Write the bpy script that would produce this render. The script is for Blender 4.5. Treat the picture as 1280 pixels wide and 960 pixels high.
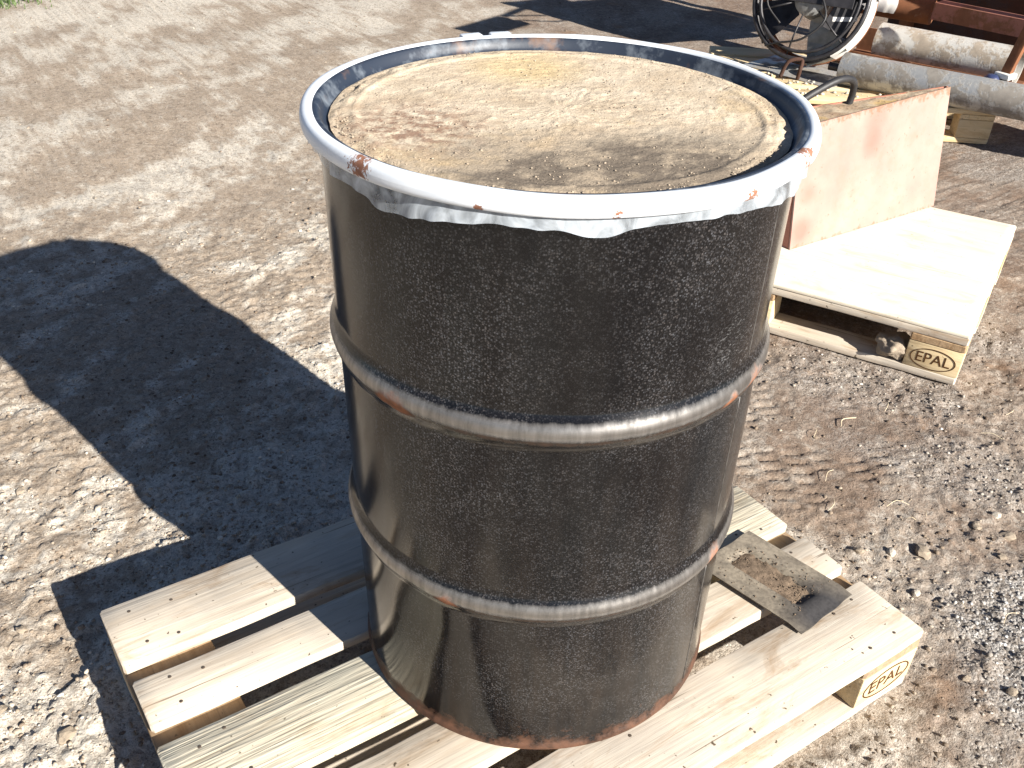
import bpy, bmesh, math, random
import numpy as np
from mathutils import Matrix, Vector

for o in list(bpy.data.objects):
    bpy.data.objects.remove(o)
R = math.radians
scene = bpy.context.scene
col = scene.collection

# ------------------------------------------------------------------ camera
CAMX, CAMY, CAMZ = -0.0402, -1.3332, 1.3711
cd = bpy.data.cameras.new('camera')
cd.sensor_fit = 'HORIZONTAL'
cd.sensor_width = 36.0
cd.lens = 36.0 * 1179.42 / 1280.0
cd.shift_x = -17.09 / 1280.0
cd.shift_y = 95.74 / 1280.0
cd.clip_start = 0.02
cd.clip_end = 2000.0
cam = bpy.data.objects.new('camera', cd)
cam.location = (CAMX, CAMY, CAMZ)
cam.rotation_mode = 'XYZ'
cam.rotation_euler = (0.9128, -0.0297, -0.5850)
col.objects.link(cam)
scene.camera = cam

# ------------------------------------------------------------------ sky, sun, exposure
SUN_AZ = 0.20            # shadows run along (-sin, cos)
SUN_EL = math.atan(1 / 2.0)
world = bpy.data.worlds.new('World')
scene.world = world
world.use_nodes = True
wn = world.node_tree.nodes
wl = world.node_tree.links
wn.clear()
sky = wn.new('ShaderNodeTexSky')
sky.sky_type = 'NISHITA'
sky.sun_disc = False
sky.sun_elevation = SUN_EL
sky.sun_rotation = math.atan2(math.sin(SUN_AZ), -math.cos(SUN_AZ))
sky.air_density = 0.5
sky.dust_density = 0.3
sky.ozone_density = 1.0
bg = wn.new('ShaderNodeBackground')
bg.inputs['Strength'].default_value = 0.05
wo = wn.new('ShaderNodeOutputWorld')
wl.new(sky.outputs[0], bg.inputs[0])
wl.new(bg.outputs[0], wo.inputs[0])

sd = bpy.data.lights.new('sun', 'SUN')
sd.energy = 5.0
sd.angle = R(0.5)
sd.color = (1.0, 0.955, 0.88)
sun = bpy.data.objects.new('sun', sd)
dirv = Vector((-math.sin(SUN_AZ), math.cos(SUN_AZ), -0.5))
sun.rotation_mode = 'QUATERNION'
sun.rotation_quaternion = dirv.to_track_quat('-Z', 'Y')
sun.location = (2, -6, 5)
col.objects.link(sun)

vs = scene.view_settings
vs.view_transform = 'Standard'
vs.look = 'None'
vs.gamma = 1.0
vs.use_curve_mapping = False
vs.exposure = 1.35

# ------------------------------------------------------------------ helpers
rng = np.random.default_rng(7)
random.seed(7)


def hash2(ix, iy, s):
    h = (ix.astype(np.int64) * 374761393 + iy.astype(np.int64) * 668265263 + s * 2147483647) & 0xFFFFFFFF
    h = ((h ^ (h >> 13)) * 1274126177) & 0xFFFFFFFF
    h = ((h ^ (h >> 16)) * 2246822519) & 0xFFFFFFFF
    return ((h ^ (h >> 15)) & 0xFFFFFF) / float(0xFFFFFF)


def vnoise(x, y, s=0):
    ix = np.floor(x); iy = np.floor(y)
    fx = x - ix; fy = y - iy
    fx = fx * fx * fx * (fx * (fx * 6 - 15) + 10)
    fy = fy * fy * fy * (fy * (fy * 6 - 15) + 10)
    a = hash2(ix, iy, s); b = hash2(ix + 1, iy, s); c = hash2(ix, iy + 1, s); d = hash2(ix + 1, iy + 1, s)
    return (a * (1 - fx) + b * fx) * (1 - fy) + (c * (1 - fx) + d * fx) * fy


def fbm(x, y, oct=4, s=0, gain=0.5):
    t = 0; a = 1; n = 0
    for k in range(oct):
        t = t + a * vnoise(x * 2 ** k + 17.3 * k, y * 2 ** k - 9.1 * k, s + k)
        n += a; a *= gain
    return t / n


def worley(x, y, s=0):
    ix = np.floor(x); iy = np.floor(y)
    f1 = np.full(x.shape, 9.0); f2 = np.full(x.shape, 9.0); cid = np.zeros(x.shape)
    for dx in (-1, 0, 1):
        for dy in (-1, 0, 1):
            jx = ix + dx; jy = iy + dy
            px = jx + hash2(jx, jy, s + 31); py = jy + hash2(jx, jy, s + 77)
            d = np.hypot(px - x, py - y)
            nearer = d < f1
            f2 = np.where(nearer, f1, np.minimum(f2, d))
            cid = np.where(nearer, hash2(jx, jy, s + 5), cid)
            f1 = np.where(nearer, d, f1)
    return f1, f2, cid


def sstep(a, b, x):
    t = np.clip((x - a) / (b - a), 0, 1)
    return t * t * (3 - 2 * t)


def raw_mesh(name, verts, faces):
    """faces: (n,3) / (n,4) array or a list of tuples"""
    me = bpy.data.meshes.new(name)
    if isinstance(faces, np.ndarray):
        verts = np.ascontiguousarray(verts, dtype=np.float32)
        k = faces.shape[1]; n = len(faces)
        me.vertices.add(len(verts)); me.loops.add(n * k); me.polygons.add(n)
        me.vertices.foreach_set('co', verts.ravel())
        me.loops.foreach_set('vertex_index', np.ascontiguousarray(faces, dtype=np.int32).ravel())
        me.polygons.foreach_set('loop_start', np.arange(0, n * k, k, dtype=np.int32))
        me.update(calc_edges=True)
    else:
        me.from_pydata([tuple(v) for v in verts], [], [tuple(f) for f in faces])
        me.update()
    me.validate()
    return me


def link(name, me, mat=None, parent=None, smooth=False, auto=None):
    o = bpy.data.objects.new(name, me)
    col.objects.link(o)
    if mat is not None and me is not None and len(me.materials) == 0:
        me.materials.append(mat)
    if me is not None and smooth:
        me.polygons.foreach_set('use_smooth', np.ones(len(me.polygons), dtype=bool))
        if auto is not None:
            me.set_sharp_from_angle(angle=R(auto))
    if parent is not None:
        o.parent = parent
    return o


def obj(name, vf, mat, parent=None, smooth=False, auto=None):
    return link(name, raw_mesh(name, vf[0], vf[1]), mat, parent, smooth, auto)


def tag(o, label=None, cat=None, group=None, kind=None):
    if label: o['label'] = label
    if cat: o['category'] = cat
    if group: o['group'] = group
    if kind: o['kind'] = kind
    return o


def thing(name, label, cat, loc=(0, 0, 0), rz=0.0, group=None):
    o = bpy.data.objects.new(name, None)
    o.empty_display_size = 0.1
    col.objects.link(o)
    o.location = loc
    o.rotation_euler = (0, 0, rz)
    return tag(o, label, cat, group)


def joinvf(parts):
    V = []; Fc = []; n = 0
    for v, f in parts:
        V.extend([tuple(p) for p in v]); Fc.extend([tuple(i + n for i in q) for q in f]); n += len(v)
    return V, Fc


def loft(rings, closed=True, caps=True):
    n = len(rings[0]); V = [tuple(p) for r in rings for p in r]; Fc = []
    for i in range(len(rings) - 1):
        for j in range(n if closed else n - 1):
            k = (j + 1) % n
            Fc.append((i * n + j, i * n + k, (i + 1) * n + k, (i + 1) * n + j))
    if caps:
        Fc.append(tuple(range(n - 1, -1, -1)))
        m = (len(rings) - 1) * n
        Fc.append(tuple(m + j for j in range(n)))
    return V, Fc


def tube(path, r, n=10, caps=True):
    P = [Vector(p) for p in path]
    rad = r if isinstance(r, (list, tuple)) else [r] * len(P)
    rings = []; up = None
    for i, p in enumerate(P):
        t = (P[min(i + 1, len(P) - 1)] - P[max(i - 1, 0)]).normalized()
        if up is None:
            up = Vector((0, 0, 1)) if abs(t.z) < 0.9 else Vector((1, 0, 0))
        u = (up - t * up.dot(t)).normalized(); w = t.cross(u); up = u
        rings.append([tuple(p + (u * math.cos(a) + w * math.sin(a)) * rad[i]) for a in [2 * math.pi * k / n for k in range(n)]])
    return loft(rings, True, caps)


def smooth_path(pts, sub=8):
    P = [Vector(p) for p in pts]; out = []
    for i in range(len(P) - 1):
        p0 = P[max(i - 1, 0)]; p1 = P[i]; p2 = P[i + 1]; p3 = P[min(i + 2, len(P) - 1)]
        for k in range(sub):
            t = k / sub
            out.append(0.5 * ((2 * p1) + (p2 - p0) * t + (2 * p0 - 5 * p1 + 4 * p2 - p3) * t * t + (3 * p1 - p0 - 3 * p2 + p3) * t ** 3))
    out.append(P[-1])
    return out


def lathe(prof, n=160, jitter=None):
    m = len(prof)
    pr = np.array(prof, float)
    A_ = np.repeat(2 * np.pi * np.arange(n) / n, m)
    r_ = np.tile(pr[:, 0], n); z_ = np.tile(pr[:, 1], n)
    if jitter:
        r_, z_ = jitter(r_, z_, A_)
    V = np.stack([r_ * np.cos(A_), r_ * np.sin(A_), z_], 1).tolist()
    Fc = []
    for k in range(n):
        k2 = (k + 1) % n
        for i in range(m - 1):
            Fc.append((k * m + i, k2 * m + i, k2 * m + i + 1, k * m + i + 1))
    return V, Fc


def box(x0, x1, y0, y1, z0, z1):
    v = [(x, y, z) for z in (z0, z1) for y in (y0, y1) for x in (x0, x1)]
    f = [(0, 2, 3, 1), (4, 5, 7, 6), (0, 1, 5, 4), (2, 6, 7, 3), (0, 4, 6, 2), (1, 3, 7, 5)]
    return v, f


def bevel_box(x0, x1, y0, y1, z0, z1, b=0.003, seg=2):
    v, f = box(x0, x1, y0, y1, z0, z1)
    bm = bmesh.new()
    vs_ = [bm.verts.new(p) for p in v]
    for q in f: bm.faces.new([vs_[i] for i in q])
    bmesh.ops.bevel(bm, geom=bm.edges[:], offset=b, segments=seg, affect='EDGES', profile=0.5)
    bm.verts.index_update()
    V = [tuple(p.co) for p in bm.verts]; Fc = [tuple(p.index for p in q.verts) for q in bm.faces]
    bm.free()
    return V, Fc


def xform(vf, M):
    return [tuple(M @ Vector(p)) for p in vf[0]], vf[1]


# ------------------------------------------------------------------ material helpers
class NT:
    def __init__(self, name):
        self.m = bpy.data.materials.new(name)
        self.m.use_nodes = True
        self.t = self.m.node_tree
        self.b = self.t.nodes['Principled BSDF']
        self.out = self.t.nodes['Material Output']

    def n(self, kind, **kw):
        x = self.t.nodes.new(kind)
        for k, v in kw.items():
            setattr(x, k, v)
        return x

    def l(self, a, b):
        self.t.links.new(a, b)

    def coord(self, which='Object', scale=(1, 1, 1), offset_random=False, loc=(0, 0, 0)):
        tc = self.n('ShaderNodeTexCoord')
        mp = self.n('ShaderNodeMapping')
        mp.inputs['Scale'].default_value = scale
        mp.inputs['Location'].default_value = loc
        src = tc.outputs[which]
        if offset_random:
            oi = self.n('ShaderNodeObjectInfo')
            mu = self.n('ShaderNodeMath', operation='MULTIPLY'); mu.inputs[1].default_value = 37.0
            self.l(oi.outputs['Random'], mu.inputs[0])
            ad = self.n('ShaderNodeVectorMath', operation='ADD')
            self.l(src, ad.inputs[0]); self.l(mu.outputs[0], ad.inputs[1])
            src = ad.outputs[0]
        self.l(src, mp.inputs['Vector'])
        return mp.outputs[0]

    def noise(self, vec, scale, detail=4, rough=0.55, dist=0.0):
        x = self.n('ShaderNodeTexNoise')
        x.inputs['Scale'].default_value = scale
        x.inputs['Detail'].default_value = detail
        x.inputs['Roughness'].default_value = rough
        x.inputs['Distortion'].default_value = dist
        if vec is not None: self.l(vec, x.inputs['Vector'])
        return x.outputs['Fac']

    def voro(self, vec, scale, feature='F1', out='Distance'):
        x = self.n('ShaderNodeTexVoronoi', feature=feature)
        x.inputs['Scale'].default_value = scale
        self.l(vec, x.inputs['Vector'])
        return x.outputs[out]

    def ramp(self, fac, stops, interp='LINEAR'):
        x = self.n('ShaderNodeValToRGB')
        x.color_ramp.interpolation = interp
        e = x.color_ramp.elements
        while len(e) < len(stops): e.new(0.5)
        for k, (p, c) in enumerate(stops):
            e[k].position = p
            e[k].color = (c, c, c, 1) if isinstance(c, (int, float)) else (c[0], c[1], c[2], 1)
        self.l(fac, x.inputs[0])
        return x.outputs[0]

    def mix(self, fac, a, b, blend='MIX'):
        x = self.n('ShaderNodeMix', data_type='RGBA', blend_type=blend)
        for sock, v in ((0, fac), (6, a), (7, b)):
            if hasattr(v, 'links'): self.l(v, x.inputs[sock])
            elif isinstance(v, (int, float)): x.inputs[sock].default_value = v if sock == 0 else (v, v, v, 1)
            else: x.inputs[sock].default_value = (v[0], v[1], v[2], 1)
        return x.outputs[2]

    def math(self, op, a, b=None, clamp=False):
        x = self.n('ShaderNodeMath', operation=op); x.use_clamp = clamp
        for i, v in enumerate((a, b)):
            if v is None: continue
            if hasattr(v, 'links'): self.l(v, x.inputs[i])
            else: x.inputs[i].default_value = v
        return x.outputs[0]

    def attr(self, name):
        x = self.n('ShaderNodeAttribute'); x.attribute_name = name
        return x

    def bump(self, height, strength=0.5, dist=0.002, normal=None):
        x = self.n('ShaderNodeBump')
        x.inputs['Strength'].default_value = strength
        x.inputs['Distance'].default_value = dist
        self.l(height, x.inputs['Height'])
        if normal is not None: self.l(normal, x.inputs['Normal'])
        return x.outputs[0]

    def set(self, color=None, rough=None, metal=None, normal=None, spec=None):
        for key, v in (('Base Color', color), ('Roughness', rough), ('Metallic', metal), ('Normal', normal), ('Specular IOR Level', spec)):
            if v is None: continue
            if hasattr(v, 'links'): self.l(v, self.b.inputs[key])
            elif isinstance(v, (int, float)): self.b.inputs[key].default_value = v
            else: self.b.inputs[key].default_value = (v[0], v[1], v[2], 1)
        return self.m


def wood(name, light, mid, grey, greyness=0.5, grain=1.0, dark_spots=0.5):
    t = NT(name)
    c = t.coord(offset_random=True, scale=(1, 1, 1))
    cg = t.coord(offset_random=True, scale=(1.6, 26, 26))
    cf = t.coord(offset_random=True, scale=(5, 130, 130))
    g1 = t.noise(cg, 1.6, 5, 0.6, 1.2)
    g2 = t.noise(cf, 1.0, 3, 0.6, 0.2)
    big = t.noise(c, 5.0, 4, 0.6)
    big2 = t.noise(t.coord(offset_random=True, scale=(5, 17, 17)), 1.0, 6, 0.68, 0.6)
    base = t.mix(t.ramp(g1, [(0.34, 0.0), (0.68, 1.0)]), mid, light)
    base = t.mix(t.math('MULTIPLY', t.ramp(big, [(0.38, 0.0), (0.66, 1.0)]), greyness), base, grey)
    dk = t.ramp(g2, [(0.30, 0.55), (0.47, 1.0)])
    base = t.mix(grain * 0.75, base, t.mix(1.0, base, dk, 'MULTIPLY'))
    crk = t.noise(t.coord(offset_random=True, scale=(2.2, 120, 40)), 1.0, 2, 0.5, 0.3)
    base = t.mix(t.math('MULTIPLY', t.ramp(crk, [(0.685, 0.0), (0.72, 1.0)]), 0.8 * dark_spots), base, (0.12, 0.085, 0.055))
    stain = t.ramp(big2, [(0.53, 0.0), (0.70, 1.0)])
    base = t.mix(t.math('MULTIPLY', stain, dark_spots), base, (mid[0] * .66, mid[1] * .56, mid[2] * .47))
    sp = t.noise(c, 90, 2, 0.5)
    base = t.mix(t.math('MULTIPLY', t.ramp(sp, [(0.70, 0.0), (0.76, 1.0)]), dark_spots * 1.2, True), base, (0.10, 0.075, 0.05))
    oi = t.n('ShaderNodeObjectInfo')
    hv = t.n('ShaderNodeHueSaturation')
    hv.inputs['Saturation'].default_value = 1.0
    t.l(t.math('ADD', t.math('MULTIPLY', oi.outputs['Random'], 0.22), 0.88), hv.inputs['Value'])
    t.l(base, hv.inputs['Color'])
    hb = t.math('ADD', t.math('MULTIPLY', g1, 0.6), t.math('MULTIPLY', g2, grain))
    nb = t.bump(hb, 0.55 * grain + 0.1, 0.0025)
    return t.set(hv.outputs[0], 0.85, 0.0, nb, 0.2)


M_WOOD = wood('wood_pale', (0.68, 0.60, 0.49), (0.55, 0.455, 0.345), (0.47, 0.42, 0.355), 0.75, 0.62, 0.9)
M_WOOD_ROUGH = wood('wood_rough', (0.58, 0.52, 0.40), (0.42, 0.365, 0.27), (0.44, 0.42, 0.345), 0.6, 1.4, 0.8)
M_WOOD_NEW = wood('wood_yellow', (0.72, 0.58, 0.36), (0.60, 0.45, 0.25), (0.54, 0.44, 0.29), 0.5, 0.7, 0.7)
M_WOOD_UNDER = wood('wood_brown', (0.42, 0.29, 0.17), (0.30, 0.19, 0.10), (0.30, 0.25, 0.19), 0.5, 0.7, 0.6)
M_PLY = wood('plywood_sheet', (0.78, 0.72, 0.59), (0.73, 0.65, 0.52), (0.66, 0.59, 0.47), 0.5, 0.3, 0.5)


def plain(name, colr, rough=0.6, metal=0.0, var=0.25, scale=20, bump=0.2, spec=0.5):
    t = NT(name)
    c = t.coord(offset_random=True)
    n = t.noise(c, scale, 5, 0.6)
    cl = t.mix(t.ramp(n, [(0.3, 0.0), (0.7, 1.0)]), [v * (1 - var) for v in colr], [min(1, v * (1 + var)) for v in colr])
    nn = t.noise(c, scale * 6, 3, 0.6)
    return t.set(cl, rough, metal, t.bump(nn, bump, 0.002), spec)


def rusty(name, paint, rust=(0.20, 0.075, 0.03), amount=0.5, rough=0.6, metal=0.0, scale=9):
    t = NT(name)
    c = t.coord(offset_random=True)
    n = t.noise(c, scale, 7, 0.65, 0.3)
    n2 = t.noise(c, scale * 7, 4, 0.6)
    m = t.ramp(t.math('ADD', t.math('MULTIPLY', n, 0.75), t.math('MULTIPLY', n2, 0.25)), [(0.62 - amount * 0.35, 0.0), (0.70 - amount * 0.35, 1.0)])
    pc = t.mix(n2, [v * .8 for v in paint], [min(1, v * 1.15) for v in paint])
    rc = t.mix(t.noise(c, scale * 3, 4), [v * .5 for v in rust], [v * 1.2 for v in rust])
    t.set(t.mix(m, pc, rc), t.mix(m, rough, 0.9), None, t.bump(t.math('ADD', n2, m), 0.3, 0.002))
    if metal:
        t.l(t.math('MULTIPLY', t.math('SUBTRACT', 1.0, m), metal), t.b.inputs['Metallic'])
    return t.m


M_STEEL = rusty('grey_steel', (0.42, 0.42, 0.41), (0.25, 0.225, 0.195), 0.45, 0.42, 0.45, 11)
M_STEEL_PALE = rusty('pale_steel', (0.54, 0.52, 0.48), (0.36, 0.30, 0.235), 0.42, 0.55, 0.2, 11)
M_RUST = rusty('rusted_steel', (0.30, 0.17, 0.10), (0.22, 0.085, 0.035), 0.8, 0.8, 0, 8)
M_DARKRUST = rusty('dark_rust', (0.045, 0.025, 0.02), (0.06, 0.025, 0.014), 0.5, 0.85, 0, 8)
M_REDRUST = rusty('red_primer', (0.32, 0.13, 0.09), (0.24, 0.10, 0.05), 0.4, 0.75, 0, 8)
M_RUBBER = plain('black_rubber', (0.022, 0.021, 0.022), 0.55, 0, 0.4, 30, 0.3)
M_DARK = plain('dark_metal', (0.03, 0.028, 0.03), 0.45, 0.2, 0.5, 25, 0.2)
M_BLUE = plain('dark_blue_plastic', (0.03, 0.04, 0.10), 0.4, 0, 0.3, 25, 0.2)
M_WHITE = plain('white_paint', (0.75, 0.73, 0.68), 0.5, 0, 0.12, 18, 0.1)
M_CREAM = plain('cream_dusty_paint', (0.42, 0.38, 0.30), 0.7, 0, 0.25, 18, 0.2)
M_GREYCAST = plain('cast_grey', (0.26, 0.26, 0.25), 0.5, 0.4, 0.35, 18, 0.3)
M_BURN = plain('burned_mark', (0.075, 0.035, 0.014), 0.9, 0, 0.4, 60, 0.1, 0.1)
M_NAIL = plain('nail_steel', (0.11, 0.085, 0.065), 0.6, 0.4, 0.4, 60, 0.1)
M_BROKEN = plain('dried_mud', (0.33, 0.27, 0.205), 0.95, 0, 0.35, 45, 0.6, 0.1)
M_CRUST = plain('pale_clod', (0.47, 0.42, 0.35), 0.95, 0, 0.25, 45, 0.6, 0.1)
M_STRAW = plain('dry_straw', (0.62, 0.52, 0.36), 0.8, 0, 0.2, 15, 0.1, 0.2)
M_GRASS = plain('green_grass', (0.07, 0.11, 0.03), 0.7, 0, 0.3, 15, 0.1, 0.3)

# ------------------------------------------------------------------ ground
DRX, DRY = 0.6417, -0.3981
P1 = ((0.0, 0.0), 0.0)
A2 = R(116.2); C2 = np.array([2.150, -0.205])
A3 = R(139.5); C3 = np.array([3.949, 0.959])


def axis(lo, dlo, dhi, hi, d0, growth):
    mid = list(np.arange(dlo, dhi + 1e-9, d0))
    a = []; x = dhi; d = d0
    while x < hi:
        d = min(d * growth, 40); x += d; a.append(x)
    b = []; x = dlo; d = d0
    while x > lo:
        d = min(d * growth, 40); x -= d; b.append(x)
    return np.array(b[::-1] + mid + a)


def pallet_mask(x, y, soft=0.05):
    m = np.zeros(x.shape)
    for (ox, oy), a, L, W, s in (((0, 0), 0.0, 1.2, 0.8, -1), (C2, A2, 1.2, 0.8, -1), (C3, A3, 1.2, 0.8, -1)):
        u = (x - ox) * math.cos(a) + (y - oy) * math.sin(a)
        v = (-(x - ox) * math.sin(a) + (y - oy) * math.cos(a)) * s
        d = np.maximum(np.maximum(-u, u - L), np.maximum(-v, v - W))
        m = np.maximum(m, 1 - sstep(0.0, soft, d))
    return m


def soil_fields(x, y):
    """pale = dry pale crust, gravel = grey fine gravel, clod = lumpiness"""
    # right-hand strip of the yard (churned brown soil) against the pale drive on the left
    side = sstep(-0.25, 0.75, (x - 1.25) * 0.83 - (y - 0.3) * 0.42 + (fbm(x * 1.7, y * 1.7, 3, 3) - .5) * 0.6)
    # wheel-swept streaks of pale dust on the drive
    ca, sa = math.cos(R(34)), math.sin(R(34))
    u = x * ca + y * sa; v = -x * sa + y * ca
    streak = fbm(u * 1.6, v * 4.6, 4, 21, 0.6)
    blot = fbm(u * 5.0, v * 9.0, 5, 41, 0.6)
    fine = fbm(x * 22, y * 22, 4, 43, 0.6)
    near_l = sstep(1.5, 0.2, y)
    dust = fbm(x * 13, y * 13, 4, 47, 0.65)
    pale = 0.34 * streak + 0.34 * blot + 0.28 * dust + 0.24 * fine - 0.012 + 0.080 * near_l + 0.09 * sstep(3.6, 5.2, y) * (1 - side)
    pale = sstep(0.555, 0.715, pale) * (1 - 0.75 * side)
    gx, gy = x - 1.62, y + 1.0
    gravel = sstep(0.22, 0.06, np.hypot(gx * 0.8, gy * 1.1) - 0.19 + (fbm(x * 5, y * 5, 4, 51) - .5) * 0.35)
    g2 = sstep(0.56, 0.70, fbm(x * 2.1 + 3, y * 2.1, 4, 55)) * side * 0.45
    gravel = np.maximum(gravel, g2)
    clod = np.clip(0.35 + 0.9 * (fbm(x * 2.6, y * 2.6, 3, 61) - 0.35) + 0.25 * near_l, 0, 1)
    # smooth compacted patch with tread marks beside the drum
    track = sstep(0.36, 0.12, np.hypot((x - 1.60) * 0.9, (y + 0.17) * 0.9))
    return side, pale, gravel, clod, track


def ground_height(x, y, fields=None):
    side, pale, gravel, clod, track = fields if fields is not None else soil_fields(x, y)
    r = np.hypot(x, y)
    far = sstep(16, 7, r)
    h = 0.030 * (fbm(x * 0.9, y * 0.9, 3, 1) - 0.5)
    h += 0.011 * (fbm(x * 5, y * 5, 3, 11) - 0.5) * (0.6 + 0.7 * clod)
    wx = x + 0.03 * (vnoise(x * 18, y * 18, 8) - .5); wy = y + 0.03 * (vnoise(x * 18, y * 18, 9) - .5)
    f1, f2, cid = worley(wx * 17, wy * 17, 2)
    lump = np.clip(1 - f1 * 1.35, 0, 1) ** 0.8 * sstep(0.45, 0.9, cid)
    e1, e2, eid = worley(wx * 40, wy * 40, 12)
    lump2 = np.clip(1 - e1 * 1.3, 0, 1) ** 0.8 * sstep(0.45, 0.8, eid)
    smooth = 1 - 0.75 * track
    far_drive = 1 - 0.5 * sstep(1.0, 2.2, y) * (1 - side)
    h += (0.007 * lump * clod + 0.0055 * lump2 * (0.35 + 0.65 * clod)) * smooth * far_drive
    h += 0.0045 * (fbm(x * 34, y * 34, 3, 71, 0.6) - 0.5) * (0.7 + 0.5 * side) * smooth
    # flaked crust: plates with crisp edges
    qx = x + 0.022 * (fbm(x * 26, y * 26, 3, 14) - .5) * 2; qy = y + 0.022 * (fbm(x * 26 + 40, y * 26, 3, 15) - .5) * 2
    k1, k2, kid = worley(qx * 24, qy * 24, 19)
    m1, m2, mid_ = worley(qx * 55 + 7, qy * 55, 29)
    crust = (0.35 + 0.65 * pale) * (1 - 0.55 * side)
    h += 0.0050 * crust * sstep(0.55, 0.75, kid) * sstep(0.02, 0.16, k2 - k1) * smooth
    h += 0.0036 * sstep(0.55, 0.75, mid_) * sstep(0.02, 0.2, m2 - m1) * smooth * (0.5 + 0.5 * crust)
    # tread bars pressed into the soil
    ta, tb = math.cos(R(62)), math.sin(R(62))
    tu = (x - 1.6) * ta + (y + 0.17) * tb; tv = -(x - 1.6) * tb + (y + 0.17) * ta
    bars = sstep(0.55, 0.9, np.sin(tu * 175 + 1.2 * np.sign(np.sin(tv * 45)) + 2.5 * vnoise(x * 6, y * 6, 82)) * 0.5 + 0.5) * sstep(0.2, 0.6, np.abs(np.sin(tv * 45)))
    h -= 0.006 * bars * track * sstep(0.35, 0.75, vnoise(x * 9, y * 9, 81))
    # wheel ruts on the drive
    ca, sa = math.cos(R(34)), math.sin(R(34))
    v = -x * sa + y * ca
    h += 0.012 * (fbm((x * ca + y * sa) * 0.8, v * 3.5, 3, 23) - .5) * (1 - side)
    h *= far
    m = pallet_mask(x, y)
    base = np.minimum(h * 0.5 - 0.004, -0.0015)
    h = h * (1 - m) + base * m
    return h - 0.006 * (1 - m)


gx = axis(-260, -0.45, 2.35, 320, 0.0065, 1.038)
gy = axis(-260, -1.15, 1.55, 320, 0.0065, 1.038)
GX, GY = np.meshgrid(gx, gy)
fl = soil_fields(GX.ravel(), GY.ravel())
GH = ground_height(GX.ravel(), GY.ravel(), fl)
nx, ny = len(gx), len(gy)
ii = np.arange(nx * ny).reshape(ny, nx)
gf = np.stack([ii[:-1, :-1].ravel(), ii[:-1, 1:].ravel(), ii[1:, 1:].ravel(), ii[1:, :-1].ravel()], 1)
gm = raw_mesh('ground', np.stack([GX.ravel(), GY.ravel(), GH], 1), gf)
for nm, arr in (('pale', fl[1]), ('gravel', fl[2]), ('side', fl[0])):
    at = gm.attributes.new(nm, 'FLOAT', 'POINT')
    at.data.foreach_set('value', arr.astype(np.float32))

t = NT('yard_soil')
c = t.coord()
fine = t.noise(c, 95, 5, 0.65)
fine2 = t.noise(c, 330, 3, 0.6)
med = t.noise(c, 22, 5, 0.62)
big = t.noise(c, 2.4, 4, 0.6)
soil_l = t.mix(t.ramp(med, [(0.32, 0.0), (0.68, 1.0)]), (0.285, 0.224, 0.166), (0.385, 0.312, 0.240))
soil_r = t.mix(t.ramp(med, [(0.32, 0.0), (0.68, 1.0)]), (0.165, 0.115, 0.084), (0.260, 0.188, 0.140))
base = t.mix(t.attr('side').outputs['Fac'], soil_l, soil_r)
pf = t.math('MULTIPLY', t.attr('pale').outputs['Fac'], t.ramp(fine, [(0.30, 0.35), (0.56, 1.0)]))
base = t.mix(pf, base, t.mix(big, (0.52, 0.465, 0.385), (0.66, 0.605, 0.52)))
wv = t.n('ShaderNodeVectorMath', operation='ADD')
wn_ = t.n('ShaderNodeTexNoise'); wn_.inputs['Scale'].default_value = 60; wn_.inputs['Detail'].default_value = 3
t.l(c, wn_.inputs['Vector'])
wsc = t.n('ShaderNodeVectorMath', operation='SCALE'); wsc.inputs['Scale'].default_value = 0.022
t.l(wn_.outputs['Color'], wsc.inputs[0]); t.l(c, wv.inputs[0]); t.l(wsc.outputs[0], wv.inputs[1])
flake = t.n('ShaderNodeTexVoronoi', feature='F1'); flake.inputs['Scale'].default_value = 75
t.l(wv.outputs[0], flake.inputs['Vector'])
fsep = t.n('ShaderNodeSeparateColor'); t.l(flake.outputs['Color'], fsep.inputs[0])
base = t.mix(t.math('MULTIPLY', t.ramp(fsep.outputs[0], [(0.72, 0.0), (0.86, 1.0)]), t.math('ADD', 0.14, t.math('MULTIPLY', t.attr('pale').outputs['Fac'], 0.5))), base, (0.58, 0.54, 0.475))
flk2 = t.n('ShaderNodeTexVoronoi', feature='F1'); flk2.inputs['Scale'].default_value = 210
t.l(wv.outputs[0], flk2.inputs['Vector'])
fs2 = t.n('ShaderNodeSeparateColor'); t.l(flk2.outputs['Color'], fs2.inputs[0])
base = t.mix(t.math('MULTIPLY', t.ramp(fs2.outputs[0], [(0.70, 0.0), (0.9, 1.0)]), t.math('ADD', t.math('SUBTRACT', 0.22, t.math('MULTIPLY', t.attr('side').outputs['Fac'], 0.16)), t.math('MULTIPLY', t.attr('pale').outputs['Fac'], 0.45))), base, (0.60, 0.545, 0.47))
base = t.mix(t.math('MULTIPLY', t.ramp(fs2.outputs[1], [(0.78, 0.0), (0.95, 1.0)]), 0.5), base, (0.11, 0.085, 0.065))
base = t.mix(t.math('MULTIPLY', t.ramp(fsep.outputs[1], [(0.80, 0.0), (0.92, 1.0)]), 0.35), base, (0.14, 0.105, 0.08))
vc = t.voro(c, 150, 'F1', 'Color')
sepx = t.n('ShaderNodeSeparateColor'); t.l(vc, sepx.inputs[0])
grav = t.ramp(sepx.outputs[0], [(0.0, (0.12, 0.105, 0.09)), (0.35, (0.24, 0.215, 0.19)), (0.7, (0.34, 0.32, 0.295)), (1.0, (0.55, 0.52, 0.48))])
base = t.mix(t.math('MULTIPLY', t.attr('gravel').outputs['Fac'], t.ramp(med, [(0.35, 0.45), (0.55, 0.95)])), base, grav)
base = t.mix(1.0, base, t.ramp(fine2, [(0.30, 0.62), (0.55, 1.06)]), 'MULTIPLY')
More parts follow.
